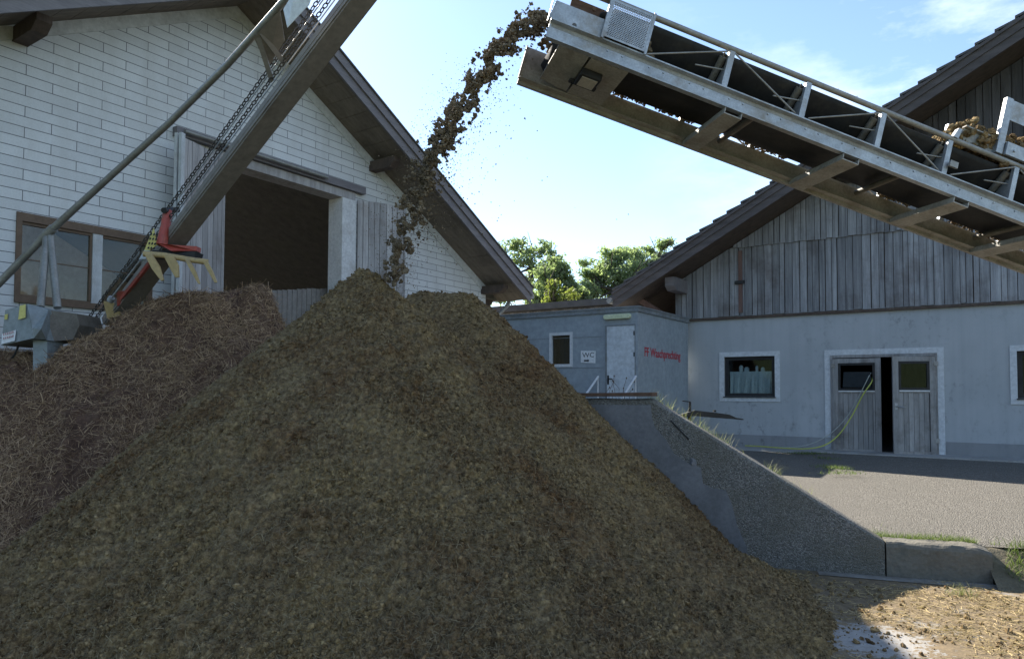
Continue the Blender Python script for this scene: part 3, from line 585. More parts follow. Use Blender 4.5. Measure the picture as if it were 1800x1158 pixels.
# belt: troughed top run, around the pulley, flat return run
ns=60; pr=[(.055,.505),(.09,.47),(.27,.285),(.43,.272),(B-.27,.285),(B-.09,.47),(B-.055,.505)]
q=MB(MC); vs=[];fs=[]; k=len(pr)
for i in range(ns+1):
    s=.42+(SE-.42)*i/ns; fl=max(.15,min(1,(s-.33)/.14))
    for j,(y,h) in enumerate(pr): vs.append((s,y,.275+(h-.275)*fl))
for i in range(ns):
    for j in range(k-1): a=i*k+j; fs.append((a,a+1,a+k+1,a+k))
q.add(vs,fs,.5,True)
prof=[(.42,.28),(.3,.285),(.2,.27),(.125,.215),(.11,.15),(.15,.10),(.25,.10),(.5,.135),(.8,.16),(SE,.16)]
vs=[];fs=[]
for i,(s,h) in enumerate(prof): vs+=[(s,.09,h),(s,B-.095,h)]
for i in range(len(prof)-1): fs.append((2*i,2*i+1,2*i+3,2*i+2))
q.add(vs,fs,.5,True); bl=q.build('belt',M['rubber'],cv); sm=bl.modifiers.new('thick','SOLIDIFY'); sm.thickness=.012
q=MB(MC); q.tube([(.21,.08,.19),(.21,B-.08,.19)],.085,18); q.tube([(.21,.0,.19),(.21,B+.02,.19)],.022,8); q.build('head_pulley',M['roller'],cv)
# head plates
q=MB(MC); q.poly([(-.022,.0,.179),(.50,.0,.179),(.47,.0,.345),(-.0,.0,.345)],(0,.006,0)); q.box(-.03,-.022,-.03,.012,.14,.35); q.build('head_plate',M['galv'],cv,)
q=MB(MC); q.poly([(.02,.0,.346),(.46,.0,.346),(.45,.0,.52),(.10,.0,.56),(.02,.0,.52)],(0,.006,0)) if False else None
q.box(.10,.46,.008,.014,.50,.54); q.box(.14,.47,.10,.112,.345,.49); q.tube([(.34,-.004,.40),(.34,.014,.40)],.018,10); q.build('head_guard',M['rust'],cv)
q=MB(MC); q.poly([(-.05,B+.0,.179),(.62,B+.0,.179),(.60,B+.0,.33),(-.05,B+.0,.33)],(0,.006,0)); q.box(-.06,-.0505,B-.02,B+.02,.0,.335); q.poly([(-.05,B-.002,.0),(-.05,B-.002,.179),(.62,B-.002,.179),(.62,B-.002,0)],(0,-.008,0)); q.build('head_plate',M['galvdirt'],cv)
q=MB(MC); q.poly([(.14,.06,.03),(.42,.06,-.0),(.42,.06,.012),(.14,.06,.045)],(0,B-.14,0)); q.box(.30,.36,.06,B-.06,.013,.09); q.build('scraper_plate',M['galvdirt'],cv)
q=MB(MC); q.box(.44,.80,.06,B-.06,.0,.01); q.box(.44,.45,.06,B-.06,.011,.06); q.box(.79,.80,.06,B-.06,.011,.06); q.build('head_cover',M['galvdirt'],cv)
# cross members
for px,py in ((1232,238),(1432,306),(1617,374),(1752,432),(1900,480)):
    n=MC[:3,2]; p=onplane(px,py,MC[:3,3],n)-MC[:3,3]; s=float(p@MC[:3,0])
    q=MB(MC); q.box(s-.09,s+.09,.0,B-.001,-.06,-.048); q.box(s-.09,s-.078,.0,B-.001,-.047,-.001); q.box(s+.078,s+.09,.0,B-.001,-.047,-.001); q.build('cross_member',M['galvdirt'],cv,.003)
# floodlight
n=MC[:3,2]; p=onplane(1031,150,MC[:3,3]-MC[:3,2]*.09,n)-MC[:3,3]; fs_,fy=float(p@cx),float(p@cy)
q=MB(MC); q.box(fs_-.10,fs_+.10,fy-.12,fy+.12,-.07,-.002); q.box(fs_-.15,fs_+.12,fy+.10,fy+.16,-.05,-.02); fl=q.build('floodlight',M['dark'],cv,.01)
q=MB(MC); q.box(fs_-.075,fs_+.075,fy-.09,fy+.09,-.076,-.0705); q.build('lens',M['lens'],fl)
# perforated guard with real holes
q=MB(MC); u0,u1,w0,w1=.475,.87,.185,.535; nx,ny=24,22; du=(u1-u0)/nx; dw=(w1-w0)/ny
for j in range(ny):
    off=.5*du if j%2 else 0
    for i in range(nx-(j%2)):
        cx_=u0+off+(i+.5)*du; cz_=w0+(j+.5)*dw; edge=j in (0,ny-1) or i==0 or i==nx-1-(j%2)
        o4=[(cx_-du/2,cz_-dw/2),(cx_+du/2,cz_-dw/2),(cx_+du/2,cz_+dw/2),(cx_-du/2,cz_+dw/2)]
        o8=[]
        for a in range(4): b=o4[(a+1)%4]; o8+=[o4[a],((o4[a][0]+b[0])/2,(o4[a][1]+b[1])/2)]
        if edge: q.add([(x,-.03,z) for x,z in o4],[(0,1,2,3)]); continue
        r=.35*du; h8=[(cx_+r*math.cos(R(225+45*a)),cz_+r*math.sin(R(225+45*a))) for a in range(8)]
        q.add([(x,-.03,z) for x,z in o8]+[(x,-.03,z) for x,z in h8],[(a,(a+1)%8,8+(a+1)%8,8+a) for a in range(8)])
    if off:
        q.add([(u0,-.03,w0+j*dw),(u0+off,-.03,w0+j*dw),(u0+off,-.03,w0+(j+1)*dw),(u0,-.03,w0+(j+1)*dw)],[(0,1,2,3)]); q.add([(u1-off,-.03,w0+j*dw),(u1,-.03,w0+j*dw),(u1,-.03,w0+(j+1)*dw),(u1-off,-.03,w0+(j+1)*dw)],[(0,1,2,3)])
gp=q.build('perforated_guard',M['galv'],cv); sm=gp.modifiers.new('thick','SOLIDIFY'); sm.thickness=.003
q=MB(MC); q.box(u1-.002,u1+.02,-.034,-.004,w0-.02,w1+.02); q.box(u0-.02,u0+.002,-.034,-.004,w0-.02,w1+.02); q.build('guard_edge',M['galv'],gp)
# skirt boards and feed hopper on the upper (right) part
for y,nm in ((.06,'near'),(B-.07,'far')):
    q=MB(MC); q.poly([(4.22,y,.585),(4.20,y,.64),(4.23,y,.715),(4.27,y,.735),(SE,y,.735),(SE,y,.585)],(0,.012,0)); q.box(4.24,SE,y-.04,y+.012,.736,.748); q.build('skirt_board',M['galvdirt'],cv)
    q=MB(MC); q.box(4.62,4.70,y-.05,y-.002,.60,1.19); q.build('hopper_post',M['galv'],cv,.004)
    q=MB(MC); q.poly([(4.71,y-.03,.80),(4.71,y-.03,1.19),(SE,y-.03,1.19),(SE,y-.03,.80)],(0,.008,0)) if y>.5 else q.poly([(4.71,y-.03,.98),(4.71,y-.03,1.19),(SE,y-.03,1.19),(SE,y-.03,.98)],(0,.008,0)); q.box(4.71,SE,y-.075,y-.045,.60,.73); q.build('hopper_plate',M['galv'],cv)
    for s in (4.8,4.98,5.2): q=MB(MC); q.tube([(s,y-.09,.66),(s,y-.0755,.66)],.014,6); q.build('bolt',M['galv'],cv)
q=MB(MC); q.poly([(4.09,-.02,.56),(4.13,-.02,.66),(4.17,-.02,.66),(4.15,-.02,.56)],(0,.05,0)); q.build('rail_lug',M['galv'],cv)
q=MB(MC); q.box(4.10,4.19,-.045,-.0205,.25,.31); q.build('clamp',M['railpaint'],cv)
for y in (0,B):
    a=(MC@np.array([6.9,y+.02,.0,1]))[:3]; q=MB(); q.bar(a,(a[0]+.1,a[1],.0),.09,.09,(0,1,0)); q.build('support_leg',M['galvdirt'],cv)
# compost lying on the belt and on the frame
def clods(cs,rad,k=0,jit=.35,two=False):
    """many irregular lumps as one vertex/face set; cs (n,3), rad (n,)"""
    ph=(1+5**.5)/2; I=np.array([(-1,ph,0),(1,ph,0),(-1,-ph,0),(1,-ph,0),(0,-1,ph),(0,1,ph),(0,-1,-ph),(0,1,-ph),(ph,0,-1),(ph,0,1),(-ph,0,-1),(-ph,0,1)])/math.sqrt(1+ph*ph)
    T=np.array([(0,11,5),(0,5,1),(0,1,7),(0,7,10),(0,10,11),(1,5,9),(5,11,4),(11,10,2),(10,7,6),(7,1,8),(3,9,4),(3,4,2),(3,2,6),(3,6,8),(3,8,9),(4,9,5),(2,4,11),(6,2,10),(8,6,7),(9,8,1)])
    if two:
        ed={}; Vl=[tuple(x) for x in I]; F2=[]
        def md(a,b):
            kx=(min(a,b),max(a,b))
            if kx not in ed: p=np.array(Vl[a])+np.array(Vl[b]); Vl.append(tuple(p/np.linalg.norm(p))); ed[kx]=len(Vl)-1
            return ed[kx]
        for a,b,c in T: x,y,z=md(a,b),md(b,c),md(c,a); F2+=[(a,x,z),(b,y,x),(c,z,y),(x,y,z)]
        I=np.array(Vl); T=np.array(F2)
    n=len(cs); nv=len(I); q=rng.normal(size=(n,4)); q/=np.linalg.norm(q,axis=1)[:,None]; w,x,y,z=q.T
    Rm=np.stack([1-2*(y*y+z*z),2*(x*y-z*w),2*(x*z+y*w),2*(x*y+z*w),1-2*(x*x+z*z),2*(y*z-x*w),2*(x*z-y*w),2*(y*z+x*w),1-2*(x*x+y*y)],1).reshape(n,3,3)
    P=np.repeat(I[None],n,0)*(1+rng.uniform(-jit,jit,(n,nv,1)))*rng.uniform(.65,1.25,(n,1,3))
    P=np.einsum('nij,nvj->nvi',Rm,P)*rad[:,None,None]+cs[:,None,:]
    Fa=(T[None]+(np.arange(n)*nv)[:,None,None]).reshape(-1,3); return P.reshape(-1,3),Fa,len(T)
def clod_obj(name,cs,rad,m,parent=None,two=False,jit=.35,tone=None):
    P,Fa,nt_=clods(np.asarray(cs),np.asarray(rad),jit=jit,two=two)
    tn=np.repeat(rng.uniform(0,1,len(cs)) if tone is None else tone,nt_); return np_obj(name,P,Fa,m,parent,tone=tn)
cs=[];rr=[]
for i in range(2600):
    s=4.05+rng.uniform(0,1)**1.3*3.2
    y=rng.uniform(.03,B-.06); e=1-abs((y-.38)/.46)**2.5; top=.56+min(1,((s-4.05)/.42))*(.42*e)+.04*math.sin(s*9); hh=rng.uniform(.55,1)**.6*top; cs.append((s,y,max(hh,.55) if s<4.4 else hh)); rr.append(rng.uniform(.012,.04))
cs=np.array(cs)@MC[:3,:3].T+MC[:3,3]
tag(clod_obj('compost_load',cs,rr,M['compost'],two=True),'heap of compost riding on the conveyor belt between its skirt boards','compost',kind='stuff')
cs=[];rr=[]
for i in range(1500):
    s=rng.uniform(.9,7.0); 
    if vn(np.array([s*3.1]),np.array([.5]),4)[0]<.42: continue
    cs.append((s,B-.03-rng.uniform(-.02,.05),.178+rng.uniform(0,.018))); rr.append(rng.uniform(.006,.016))
for i in range(500):
    s=rng.uniform(.05,1.0); cs.append((s,rng.uniform(.05,B-.08),.30+rng.uniform(0,.06))); rr.append(rng.uniform(.015,.035))
for i in range(70):
    s=rng.uniform(.45,6.8); cs.append((s,.02+rng.uniform(-.02,.02),.578)); rr.append(rng.uniform(.002,.006))
cs=np.array(cs)@MC[:3,:3].T+MC[:3,3]
tag(clod_obj('conveyor_spill',cs,rr,M['dullcompost']),'crumbs of spilled compost caked along the conveyor frame and head','compost',kind='stuff')
# ================================================================== FALLING COMPOST
hd=(MC@np.array([.1,.42,.36,1]))[:3]; ld=np.array([-1.25,6.25,2.65])
path=[(968,28,0,50),(935,45,.06,55),(900,68,.13,46),(868,100,.2,40),(838,142,.28,44),(815,185,.35,44),(795,220,.42,46),(775,250,.5,44),(757,283,.57,46),(743,312,.64,52),(735,345,.7,56),(723,378,.76,52),(708,410,.83,44),(702,440,.89,40),(694,470,.95,36),(686,500,1,34)]
pp=np.array(path,float)
def stream(px_t):
    tt=pp[:,2]; x=np.interp(px_t,tt,pp[:,0]); y=np.interp(px_t,tt,pp[:,1]); wd=np.interp(px_t,tt,pp[:,3]); return x,y,wd,hd[1]+(ld[1]-hd[1])*px_t
cs=[];rr=[]
for i in range(17000):
    t=rng.uniform(0,1) if i%3 else rng.uniform(0,.7)
    x,y,wd,Yd=stream(t); a=rng.normal()*(.32 if t<.74 else .5)
    dens=fbm(np.array([t*46.]),np.array([a*5+5.]),3,71)[0]*2.6+.40-a*a*1.5-(.06 if t>.55 else 0)-(.08 if t>.76 else 0)
    if dens<rng.uniform(-.05,.35): continue
    cs.append(atY(x+a*wd*.86,y+a*wd*.55,Yd+rng.normal()*.10)); rr.append(min(.020,.003+rng.exponential(.0048)))
for i in range(520):
    t=rng.uniform(0.02,.85); x,y,wd,Yd=stream(t); o=rng.exponential(.8)+.4
    if rng.uniform()<.15: o=-.5
    cs.append(atY(x+o*wd*.9,y+o*wd*.45+rng.normal()*10,Yd+rng.normal()*.12)); rr.append(rng.uniform(.002,.007)*(1.4 if o<.9 else .8))
for i in range(2600):
    t=rng.uniform(.25,1); x,y,wd,Yd=stream(t); a=rng.normal()*.7
    cs.append(atY(x+a*wd*.8+rng.normal()*6,y+a*wd*.4+rng.normal()*8,Yd+rng.normal()*.14)); rr.append(rng.uniform(.0014,.0042))
tag(clod_obj('falling_compost',cs,rr,M['dullcompost'],two=True,jit=.5),'stream of dark compost crumbs falling from the conveyor head onto the pile','compost',kind='stuff')
# ================================================================== MANURE ELEVATOR
eB=atY(196,566,9.35); eT=atY(628,0,6.6); ex_=eT-eB; EL=np.linalg.norm(ex_); ex_/=EL; el_=np.cross(ex_,Z); el_/=np.linalg.norm(el_); en=np.cross(el_,ex_)
ME=frame(eB,ex_,el_,en); LE=EL*1.22
mb_=atY(66,640,8.5); Mel=base(np.array([mb_[0],mb_[1],0]))
ev=thing('manure_elevator','long grey-brown chain elevator rising from the straw heap past the white barn','elevator',Mel)
q=MB(ME); q.box(0,LE,-.12,.10,-.06,.035); q.build('trough',M['elev'],ev)
q=MB(ME); q.box(0,LE,.101,.113,-.04,.055); q.box(0,LE,-.133,-.121,-.055,.055); q.box(0,LE,.1135,.117,-.006,.004); q.build('trough_lip',M['elev'],ev)
q=MB(ME); q.box(.9,LE-.2,.08,.09,.135,.143); q.tube([(2.2,.08,.27),(LE,.08,.29)],.007,6); q.build('guide_rail',M['galv'],ev)
def links(a,b,pitch,name):
    a=np.array(a,float); b=np.array(b,float); L=np.linalg.norm(b-a); d=(b-a)/L; n=int(L/pitch); vs=[];fs=[]
    x=np.cross(d,Z); x/=np.linalg.norm(x); y=np.cross(x,d); r0=.0062
    ring=[]
    for k in range(10):
        t=2*math.pi*k/10; ring.append((math.cos(t)*pitch*.62,math.sin(t)*.020))
    for i in range(n):
        c=a+d*(i+.5)*pitch; w_,nn=(x,y) if i%2 else (y,x); w_=w_*1.0; bi=len(vs)
        for k,(p_,q_) in enumerate(ring):
            ctr=c+d*p_+w_*q_; rad=d*p_*.5/pitch+w_*q_*40; rad/=np.linalg.norm(rad)+1e-9
            for m_ in range(4):
                ta=math.pi/4+math.pi/2*m_; vs.append(ctr+(rad*math.cos(ta)+nn*math.sin(ta))*r0)
        for k in range(10):
            for m_ in range(4):
                fs.append((bi+k*4+m_,bi+k*4+(m_+1)%4,bi+((k+1)%10)*4+(m_+1)%4,bi+((k+1)%10)*4+m_))
    q=MB(ME); q.add(vs,fs,.5,True); q.build(name,M['chain'],ev)
links((-.85,.06,.33),(LE,.06,.37),.055,'chain'); links((-.85,.09,.17),(LE,.09,.20),.055,'chain')
q=MB(ME); q.box(-.85,.0,.05,.065,.03,.04); q.box(-.85,.0,.08,.095,.13,.14); q.build('chain_guide',M['whitemetal'],ev)
q=MB(ME); 
for i in range(12): q.box(.3+i*.48,.34+i*.48,-.1,.09,.045,.075)
q.build('paddle',M['chain'],ev)
# boom pipe
bp=[atY(-70,568,8.9),atY(84,410,9.05),atY(190,314,8.45),atY(298,216,7.85),atY(400,114,7.2),atY(512,-12,6.55),atY(590,-102,6.1)]
q=MB(); q.tube(bp,[.046,.046,.038,.036,.035,.035,.035],12); bo=q.build('boom_pipe',M['pipe'],ev)
q=MB(); c=atY(84,410,9.05); q.tube([c+(bp[0]-c)*.06,c+(bp[2]-c)*.10],.058,12); q.build('clamp_sleeve',M['pipe'],bo)
for a,b in (((82,415,9.02),(71,540,8.62)),((88,415,9.02),(101,541,8.75))):
    q=MB(); q.tube([atY(*a),atY(*b)],.045,10); q.build('support_strut',M['pipe'],ev)
# struts between boom and trough
for a,b in (((452,60,6.87),(478,142,7.25)),((460,58,6.86),(500,112,7.15))):
    q=MB(); q.bar(atY(*a),atY(*b),.05,.02,(0,1,0)); q.build('bracket_strut',M['elev'],ev)
q=MB(); p=[atY(446,66,6.88),atY(492,18,6.66),atY(500,70,6.95),atY(470,120,7.2)]; q.poly(p,(0,.012,0)); q.build('bracket_plate',M['elev'],ev)
# sign board on the boom
sp=[atY(505,49,6.55),atY(543,9,6.38),atY(560,-40,6.2),atY(520,-20,6.4),atY(498,17,6.58)]
q=MB(); q.poly([sp[0],sp[1],sp[2],sp[3],sp[4]],(0,.006,0)); sg=q.build('sign_plate',M['paper'],ev)
q=MB(); a,b,c=sp[0],sp[1],sp[4]; e1=b-a; e2=c-a
for i in range(7):
    o=a+e1*(.08+.13*i)+e2*(.42+.02*i)-np.array([0,.004,0]); q.poly([o,o+e1*.07,o+e1*.07+e2*.35,o+e2*.35],(0,.002,0))
for i in range(9):
    o=a+e1*(.06+.10*i)+e2*.12-np.array([0,.004,0]); q.poly([o,o+e1*.05,o+e1*.05+e2*.13,o+e2*.13],(0,.002,0))
q.build('faded_print',M['fadedred'],sg)
# motor hood
Yh=8.35
def A(px,py,d=0): return atY(px,py,Yh+d)
T=[A(9,545,.0),A(48,534,-.02),A(86,544,.12)]; Bm=[A(2,607,-.02),A(60,594,-.12),A(82,598,.02)]
q=MB(); 
m1=A(62,577,-.14); m2=A(78,575,-.06); r1=A(90,567,.18)
top=[T[0],T[1],T[2]]; bk=np.array([0,.5,0])
q.add([T[0],T[1],A(60,594,-.12),Bm[0]],[(3,2,1,0)])
q.add([T[1],T[2],A(72,578,-.16),A(57,577,-.12)],[(3,2,1,0)])
q.add([T[2],r1,A(82,598,.02),A(72,578,-.16)],[(3,2,1,0)])
q.add([A(57,577,-.12),A(72,578,-.16),A(82,598,.02),A(60,594,-.12)],[(3,2,1,0)])
q.add([T[0],T[1],T[2],T[2]+bk,T[0]+bk],[(0,1,2,3,4)]); q.add([Bm[0],A(60,594,-.12),A(82,598,.02),A(82,598,.02)+bk,Bm[0]+bk],[(4,3,2,1,0)])
q.add([T[0],Bm[0],Bm[0]+bk,T[0]+bk],[(0,1,2,3)]); q.add([T[2],r1,A(82,598,.02),A(82,598,.02)+bk,T[2]+bk],[(4,3,2,1,0)])
hood=q.build('motor_hood',M['motor'],ev)
q=MB(); o=np.array([0,-.012,0]); q.poly([A(36,537.5,-.02)+o,A(46,535,-.03)+o,A(46,558,-.06)+o,A(33,562,-.05)+o],(0,.004,0)); q.build('warning_sticker',M['sticker'],hood); q=MB(); q.poly([A(9.5,553,0)+o,A(15,552,-.01)+o,A(14,561,-.015)+o,A(9,562,-.01)+o],(0,.004,0)); q.build('warning_sticker',M['sticker'],hood)
q=MB(); q.poly([A(5,587,-.02)+o,A(29,580,-.05)+o,A(27,599,-.07)+o,A(3.5,605,-.03)+o],(0,.004,0)); pl=q.build('name_plate',M['paper'],hood)
q=MB(); 
for k in range(2):
    for i in range(6): x=8+i*3.2; y=586.5-.29*x*.9+7*k+2; q.poly([A(x,y,-.05)+o*2,A(x+2,y-.5,-.05)+o*2,A(x+2,y+3,-.05)+o*2,A(x,y+3.5,-.05)+o*2],(0,.002,0))
q.build('faded_print',M['fadedred'],pl)
q=MB(); o=np.array([0,.5,0]); q.poly([A(85,545,.14),A(134,551,.35),A(140,571,.38),A(128,597,.33),A(84,600,.1)],o); q.build('drive_box',M['roller'],ev)
q=MB(); q.poly([A(58,597,.02),A(83,599,.06),A(83,660,.06),A(58,660,.02)],(0,.3,0)); q.build('column',M['motor'],ev)
q=MB(); q.tube([A(33,600,.1),A(31,612,.1),A(25,625,.1),A(18,632,.12)],.012,7); q.build('cable',M['dark'],ev)
# ================================================================== SCRAPER FORK (hangs on the elevator)
Mfk=base(atY(300,450,8.3)); fk=thing('manure_fork','red and yellow manure fork with four curved tines hanging on the elevator','fork',Mfk)
Yf=8.3
def Fp(px,py,d=0): return atY(px,py,Yf+d)
q=MB(); q.tube([Fp(295,371,.1),Fp(291,398,.05),Fp(284,431,0)],[.052,.055,.062],12); q.build('upright_tube',M['red'],fk)
q=MB(); q.tube([Fp(288,370,.0),Fp(312,369,.35)],.035,10); q.build('end_cap',M['dark'],fk)
q=MB(); q.poly([Fp(278,428,-.05),Fp(300,430,-.05),Fp(346,433,.1),Fp(345,441,.1),Fp(300,441,-.05)],(0,.12,0)); q.build('cross_plate',M['red'],fk)
q=MB(); q.poly([Fp(268,440,-.02),Fp(345,442,.08),Fp(340,455,.08),Fp(300,452,0),Fp(262,450,-.03)],(0,.2,0)); q.build('rubber_flap',M['dark'],fk)
q=MB(); q.tube([Fp(252,446,-.15),Fp(290,449,-.1),Fp(330,456,-.04),Fp(366,461,.02)],.034,10); q.build('tine_bar',M['yellow'],fk)
for d,pl_ in ((-.15,[(253,446),(266,446),(280,468),(287,492),(283,494),(266,472)]),(-.10,[(288,451),(304,450),(313,466),(314,487),(308,488),(299,473)]),(-.04,[(324,456),(331,455),(344,478),(351,498),(348,499),(336,478)]),(.02,[(356,460),(364,459),(373,476),(381,496),(377,497),(366,478)])):
    q=MB(); q.poly([Fp(x,y,d-.05) for x,y in pl_],(0,.035,0)); q.build('tine',M['yellow'],fk,.006)
q=MB(); q.poly([Fp(270,401,-.02),Fp(276,430,-.02),Fp(263,440,-.05),Fp(253,441,-.05)],(0,.012,0)); pg=q.build('perforated_plate',M['sticker'],fk)
q=MB()
for r_ in range(4):
    for c_ in range(3):
        x=259+c_*5+r_*1.6; y=435-r_*8+c_*.5
        if x<277-.0*r_: q.poly([Fp(x,y,-.07),Fp(x+3,y-2,-.07),Fp(x+3.4,y+1,-.07),Fp(x+.6,y+3,-.07)],(0,.006,0))
q.build('plate_slots',M['dark'],pg)
q=MB(); q.poly([Fp(253,440,-.05),Fp(264,441,-.05),Fp(256,455,-.05),Fp(244,456,-.05)],(0,.012,0)); q.build('bracket',M['galv'],fk)
q=MB(); q.bar(Fp(263,463,.1),Fp(209,531,.75),.035,.045,(0,1,0)); q.build('slide_bar',M['red'],fk)
q=MB(); q.poly([Fp(204,512,.62),Fp(222,511,.62),Fp(219,532,.72),Fp(206,538,.72)],(0,.08,0)); q.build('slide_shoe',M['red'],fk)
q=MB(); q.tube([Fp(247,458,.0),Fp(196,524,.68)],.012,7); q.tube([Fp(197,523,.66),Fp(193,529,.68)],.04,8); q.build('pull_rod',M['galv'],fk)
q=MB(); q.poly([Fp(181,529,.75),Fp(209,534,.78),Fp(211,556,.85),Fp(188,560,.82)],(0,.04,0)); q.build('scraper_blade',M['yellow'],fk,.008)
# ================================================================== GROUND
wx=np.array([.948,-.319,0]); wx/=np.linalg.norm(wx); wy=np.array([-wx[1],wx[0],0]); MW=frame(np.array([2.40,7.03,0]),wx,wy)
def wl(px,py,d=0): return loc(MW,px,py,d)
def sheet(name,pts,m,M_=None):
    q=MB(M_); q.add(pts,[tuple(range(len(pts)))]); return tag(q.build(name,m),kind='structure')
sheet('ground',[(-600,-200,-.05),(600,-200,-.05),(600,1200,-.05),(-600,1200,-.05)],M['ground'])
th_=np.linspace(0,2*math.pi,181); hv=[]
for rr_,hz in ((230,-1.),(300,10.),(420,26.),(650,44.),(900,30.)): hv.append(np.stack([rr_*np.cos(th_),rr_*np.sin(th_),hz*(1+.5*np.sin(th_*3+1)*.6+.35*np.sin(th_*7)+.12*np.sin(th_*19))],-1))
hv=np.stack(hv); I=np.arange(hv.shape[0]*181).reshape(-1,181); tag(np_obj('added_hills',hv.reshape(-1,3),np.stack([I[:-1,:-1],I[:-1,1:],I[1:,1:],I[1:,:-1]],-1).reshape(-1,4),M['ground'],smooth=True),kind='structure')  # unseen ring of hills, added to block bright horizon sky in glass reflections
sheet('yard',[(-14,-9,0),(9,-9,0),(9,.3,0),(-14,.3,0)],M['yard'],MW)
q=MB(MW); q.add([(-8.5,.24,.29),(26,.24,.29),(26,9.8,.425),(-8.5,9.8,.425),(26,70,.425),(-8.5,70,.425)],[(0,1,2,3),(3,2,4,5)]); tag(q.build('road',M['asphalt']),kind='structure')
q=MB(MRB); q.box(RC-.3,RR,-.75,.0,.30,.436); q.box(-5.0,-3.15,-1.15,-.752,.30,.431); tag(q.build('apron_strip',M['apron']),kind='structure')
q=MB(MW); q.add([(.55,-.16,.006),(9,-.34,.006),(9,-.02,.006),(.55,-.02,.006)],[(0,1,2,3)]); tag(q.build('kerb_strip',M['kerbstrip']),kind='structure')
# earth bank behind the high wall and verge right of the low wall
def rough(name,s0,s1,n0,n1,zf,m,res=.04,amp=.03):
    S,Nn=np.meshgrid(np.arange(s0,s1+1e-6,res),np.arange(n0,n1+1e-6,res),indexing='ij')
    Zz=zf(S,Nn)+amp*2*fbm(S*5,Nn*5,4,3); P=np.stack([S,Nn,Zz],-1).reshape(-1,3); P=P@MW[:3,:3].T+MW[:3,3]
    a,b=S.shape; I=np.arange(a*b).reshape(a,b); Fa=np.stack([I[:-1,:-1],I[1:,:-1],I[1:,1:],I[:-1,1:]],-1).reshape(-1,4)
    return np_obj(name,P,Fa,m,smooth=True)
s1,z1=wl(1012,701); s2,z2=wl(1145,701); s3,z3=wl(1555,951); s4,z4=wl(1722,963); s5,z5=wl(1745,980)
print('wall',s1,z1,s2,z2,s3,z3,s4,z4,s5,z5)
def wtop(s): return np.interp(s,[-9,s2,s3,s4,s5],[z2,z2,z3,z4,z4-.03])
tag(rough('earth_bank',-7,s3-.1,.27,2.6,lambda s,n:np.maximum(.29,wtop(s)-.07-np.maximum(0,n-.8)*.72),M['earth']),kind='structure')
tag(rough('verge',s5-.02,8,-.30,.30,lambda s,n:np.clip(.0+(n+.22)*.62,-.02,.275),M['earth']),kind='structure')
# retaining wall
rw=thing('retaining_wall','high sloping concrete retaining wall with exposed gravel right of the compost pile','wall',MW)
q=MB(MW)
def rough_wall(name,s0,s1,top,th,m,parent,amp,step=.03,round_=.03):
    S=np.arange(s0,s1+1e-6,step); S[-1]=s1; rows=[]
    zt=np.array([float(top(x)) for x in S])
    prof=[(0,-.05,0)]+[(0,k/40,1) for k in range(0,41)]+[(.012,1,2),(.03,1,3)]+[(.03+(th-.06)*k/7,1,4) for k in range(1,8)]+[(th,1,2),(th,-.05,0)]
    Vs=[]
    for (y,k,f) in prof:
        z=np.full(S.shape,-.05) if f==0 else (zt-round_)*k if f==1 else zt-round_*.45 if f==2 else zt-round_*.1 if f==3 else zt
        nz=fbm(S*4,z*4+y*9,4,81)*1.0+fbm(S*22,z*22+y*30,3,82)*.45
        Vs.append(np.stack([S,np.full(S.shape,y)+nz*amp*(1 if f in(1,2) else .3),z+(nz*amp*1.3 if f>1 else 0)],-1))
    A_=np.stack(Vs,1); a_,b_=A_.shape[:2]; I=np.arange(a_*b_).reshape(a_,b_)
    Fa=np.stack([I[:-1,:-1],I[1:,:-1],I[1:,1:],I[:-1,1:]],-1).reshape(-1,4).tolist()+[I[0].tolist(),I[-1][::-1].tolist()]
    P=A_.reshape(-1,3)@MW[:3,:3].T+MW[:3,3]; return np_obj(name,P,None,m,parent,faces=Fa)
rough_wall('wall_body',-7.,s3,wtop,.26,M['aggregate'],rw,.012)
pl=[(-7,.02)]+[wl(x,y,-.014) for x,y in ((1318,992),(1312,960),(1296,925),(1288,890),(1276,862),(1252,858),(1236,850),(1232,822),(1205,812),(1185,797),(1172,775),(1152,752),(1146,735),(1144,712))]; pl.append((-7,pl[-1][1]))
q=MB(MW); q.poly([(a,-.014,b) for a,b in pl],(0,.0135,0)); q.build('smooth_render',M['plaster'],rw)
a=wl(1179,739,-.006); b=wl(1211,772,-.006); q=MB(MW); q.tube([(a[0],-.004,a[1]),(b[0],-.008,b[1])],.008,6); q.build('dark_slit',M['dark'],rw)  # dark tube drawn in place of a shaded slit in the wall
a=wl(1218,813,-.01); q=MB(MW); q.add(clods(np.array([[a[0],-.0,a[1]]]),np.array([.035]),two=True)[0],clods(np.array([[0,0,0.]]),np.array([.05]),two=True)[1].tolist()); q.build('stone',M['plaster'],rw)
lw=thing('low_wall','low weathered concrete kerb wall at the end of the retaining wall','wall',MW)
rough_wall('kerb_block',s3+.014,s5,wtop,.27,M['plaster2'],lw,.03,.02,.05)
# rusty board on the wall
a=wl(1000,699,.1); b=wl(1150,699,.1); q=MB(MW); zb=z2+.018
q.hexa([(a[0]-.25,-.05,zb),(b[0],-.06,zb+.01),(b[0]+.02,.20,zb+.01),(a[0]-.25,.22,zb),(a[0]-.25,-.05,zb+.035),(b[0],-.06,zb+.05),(b[0]+.02,.2,zb+.05),(a[0]-.25,.22,zb+.035)])
tag(q.build('plank',M['rust'],None,.004),'rusty brown plank lying on top of the retaining wall','plank')
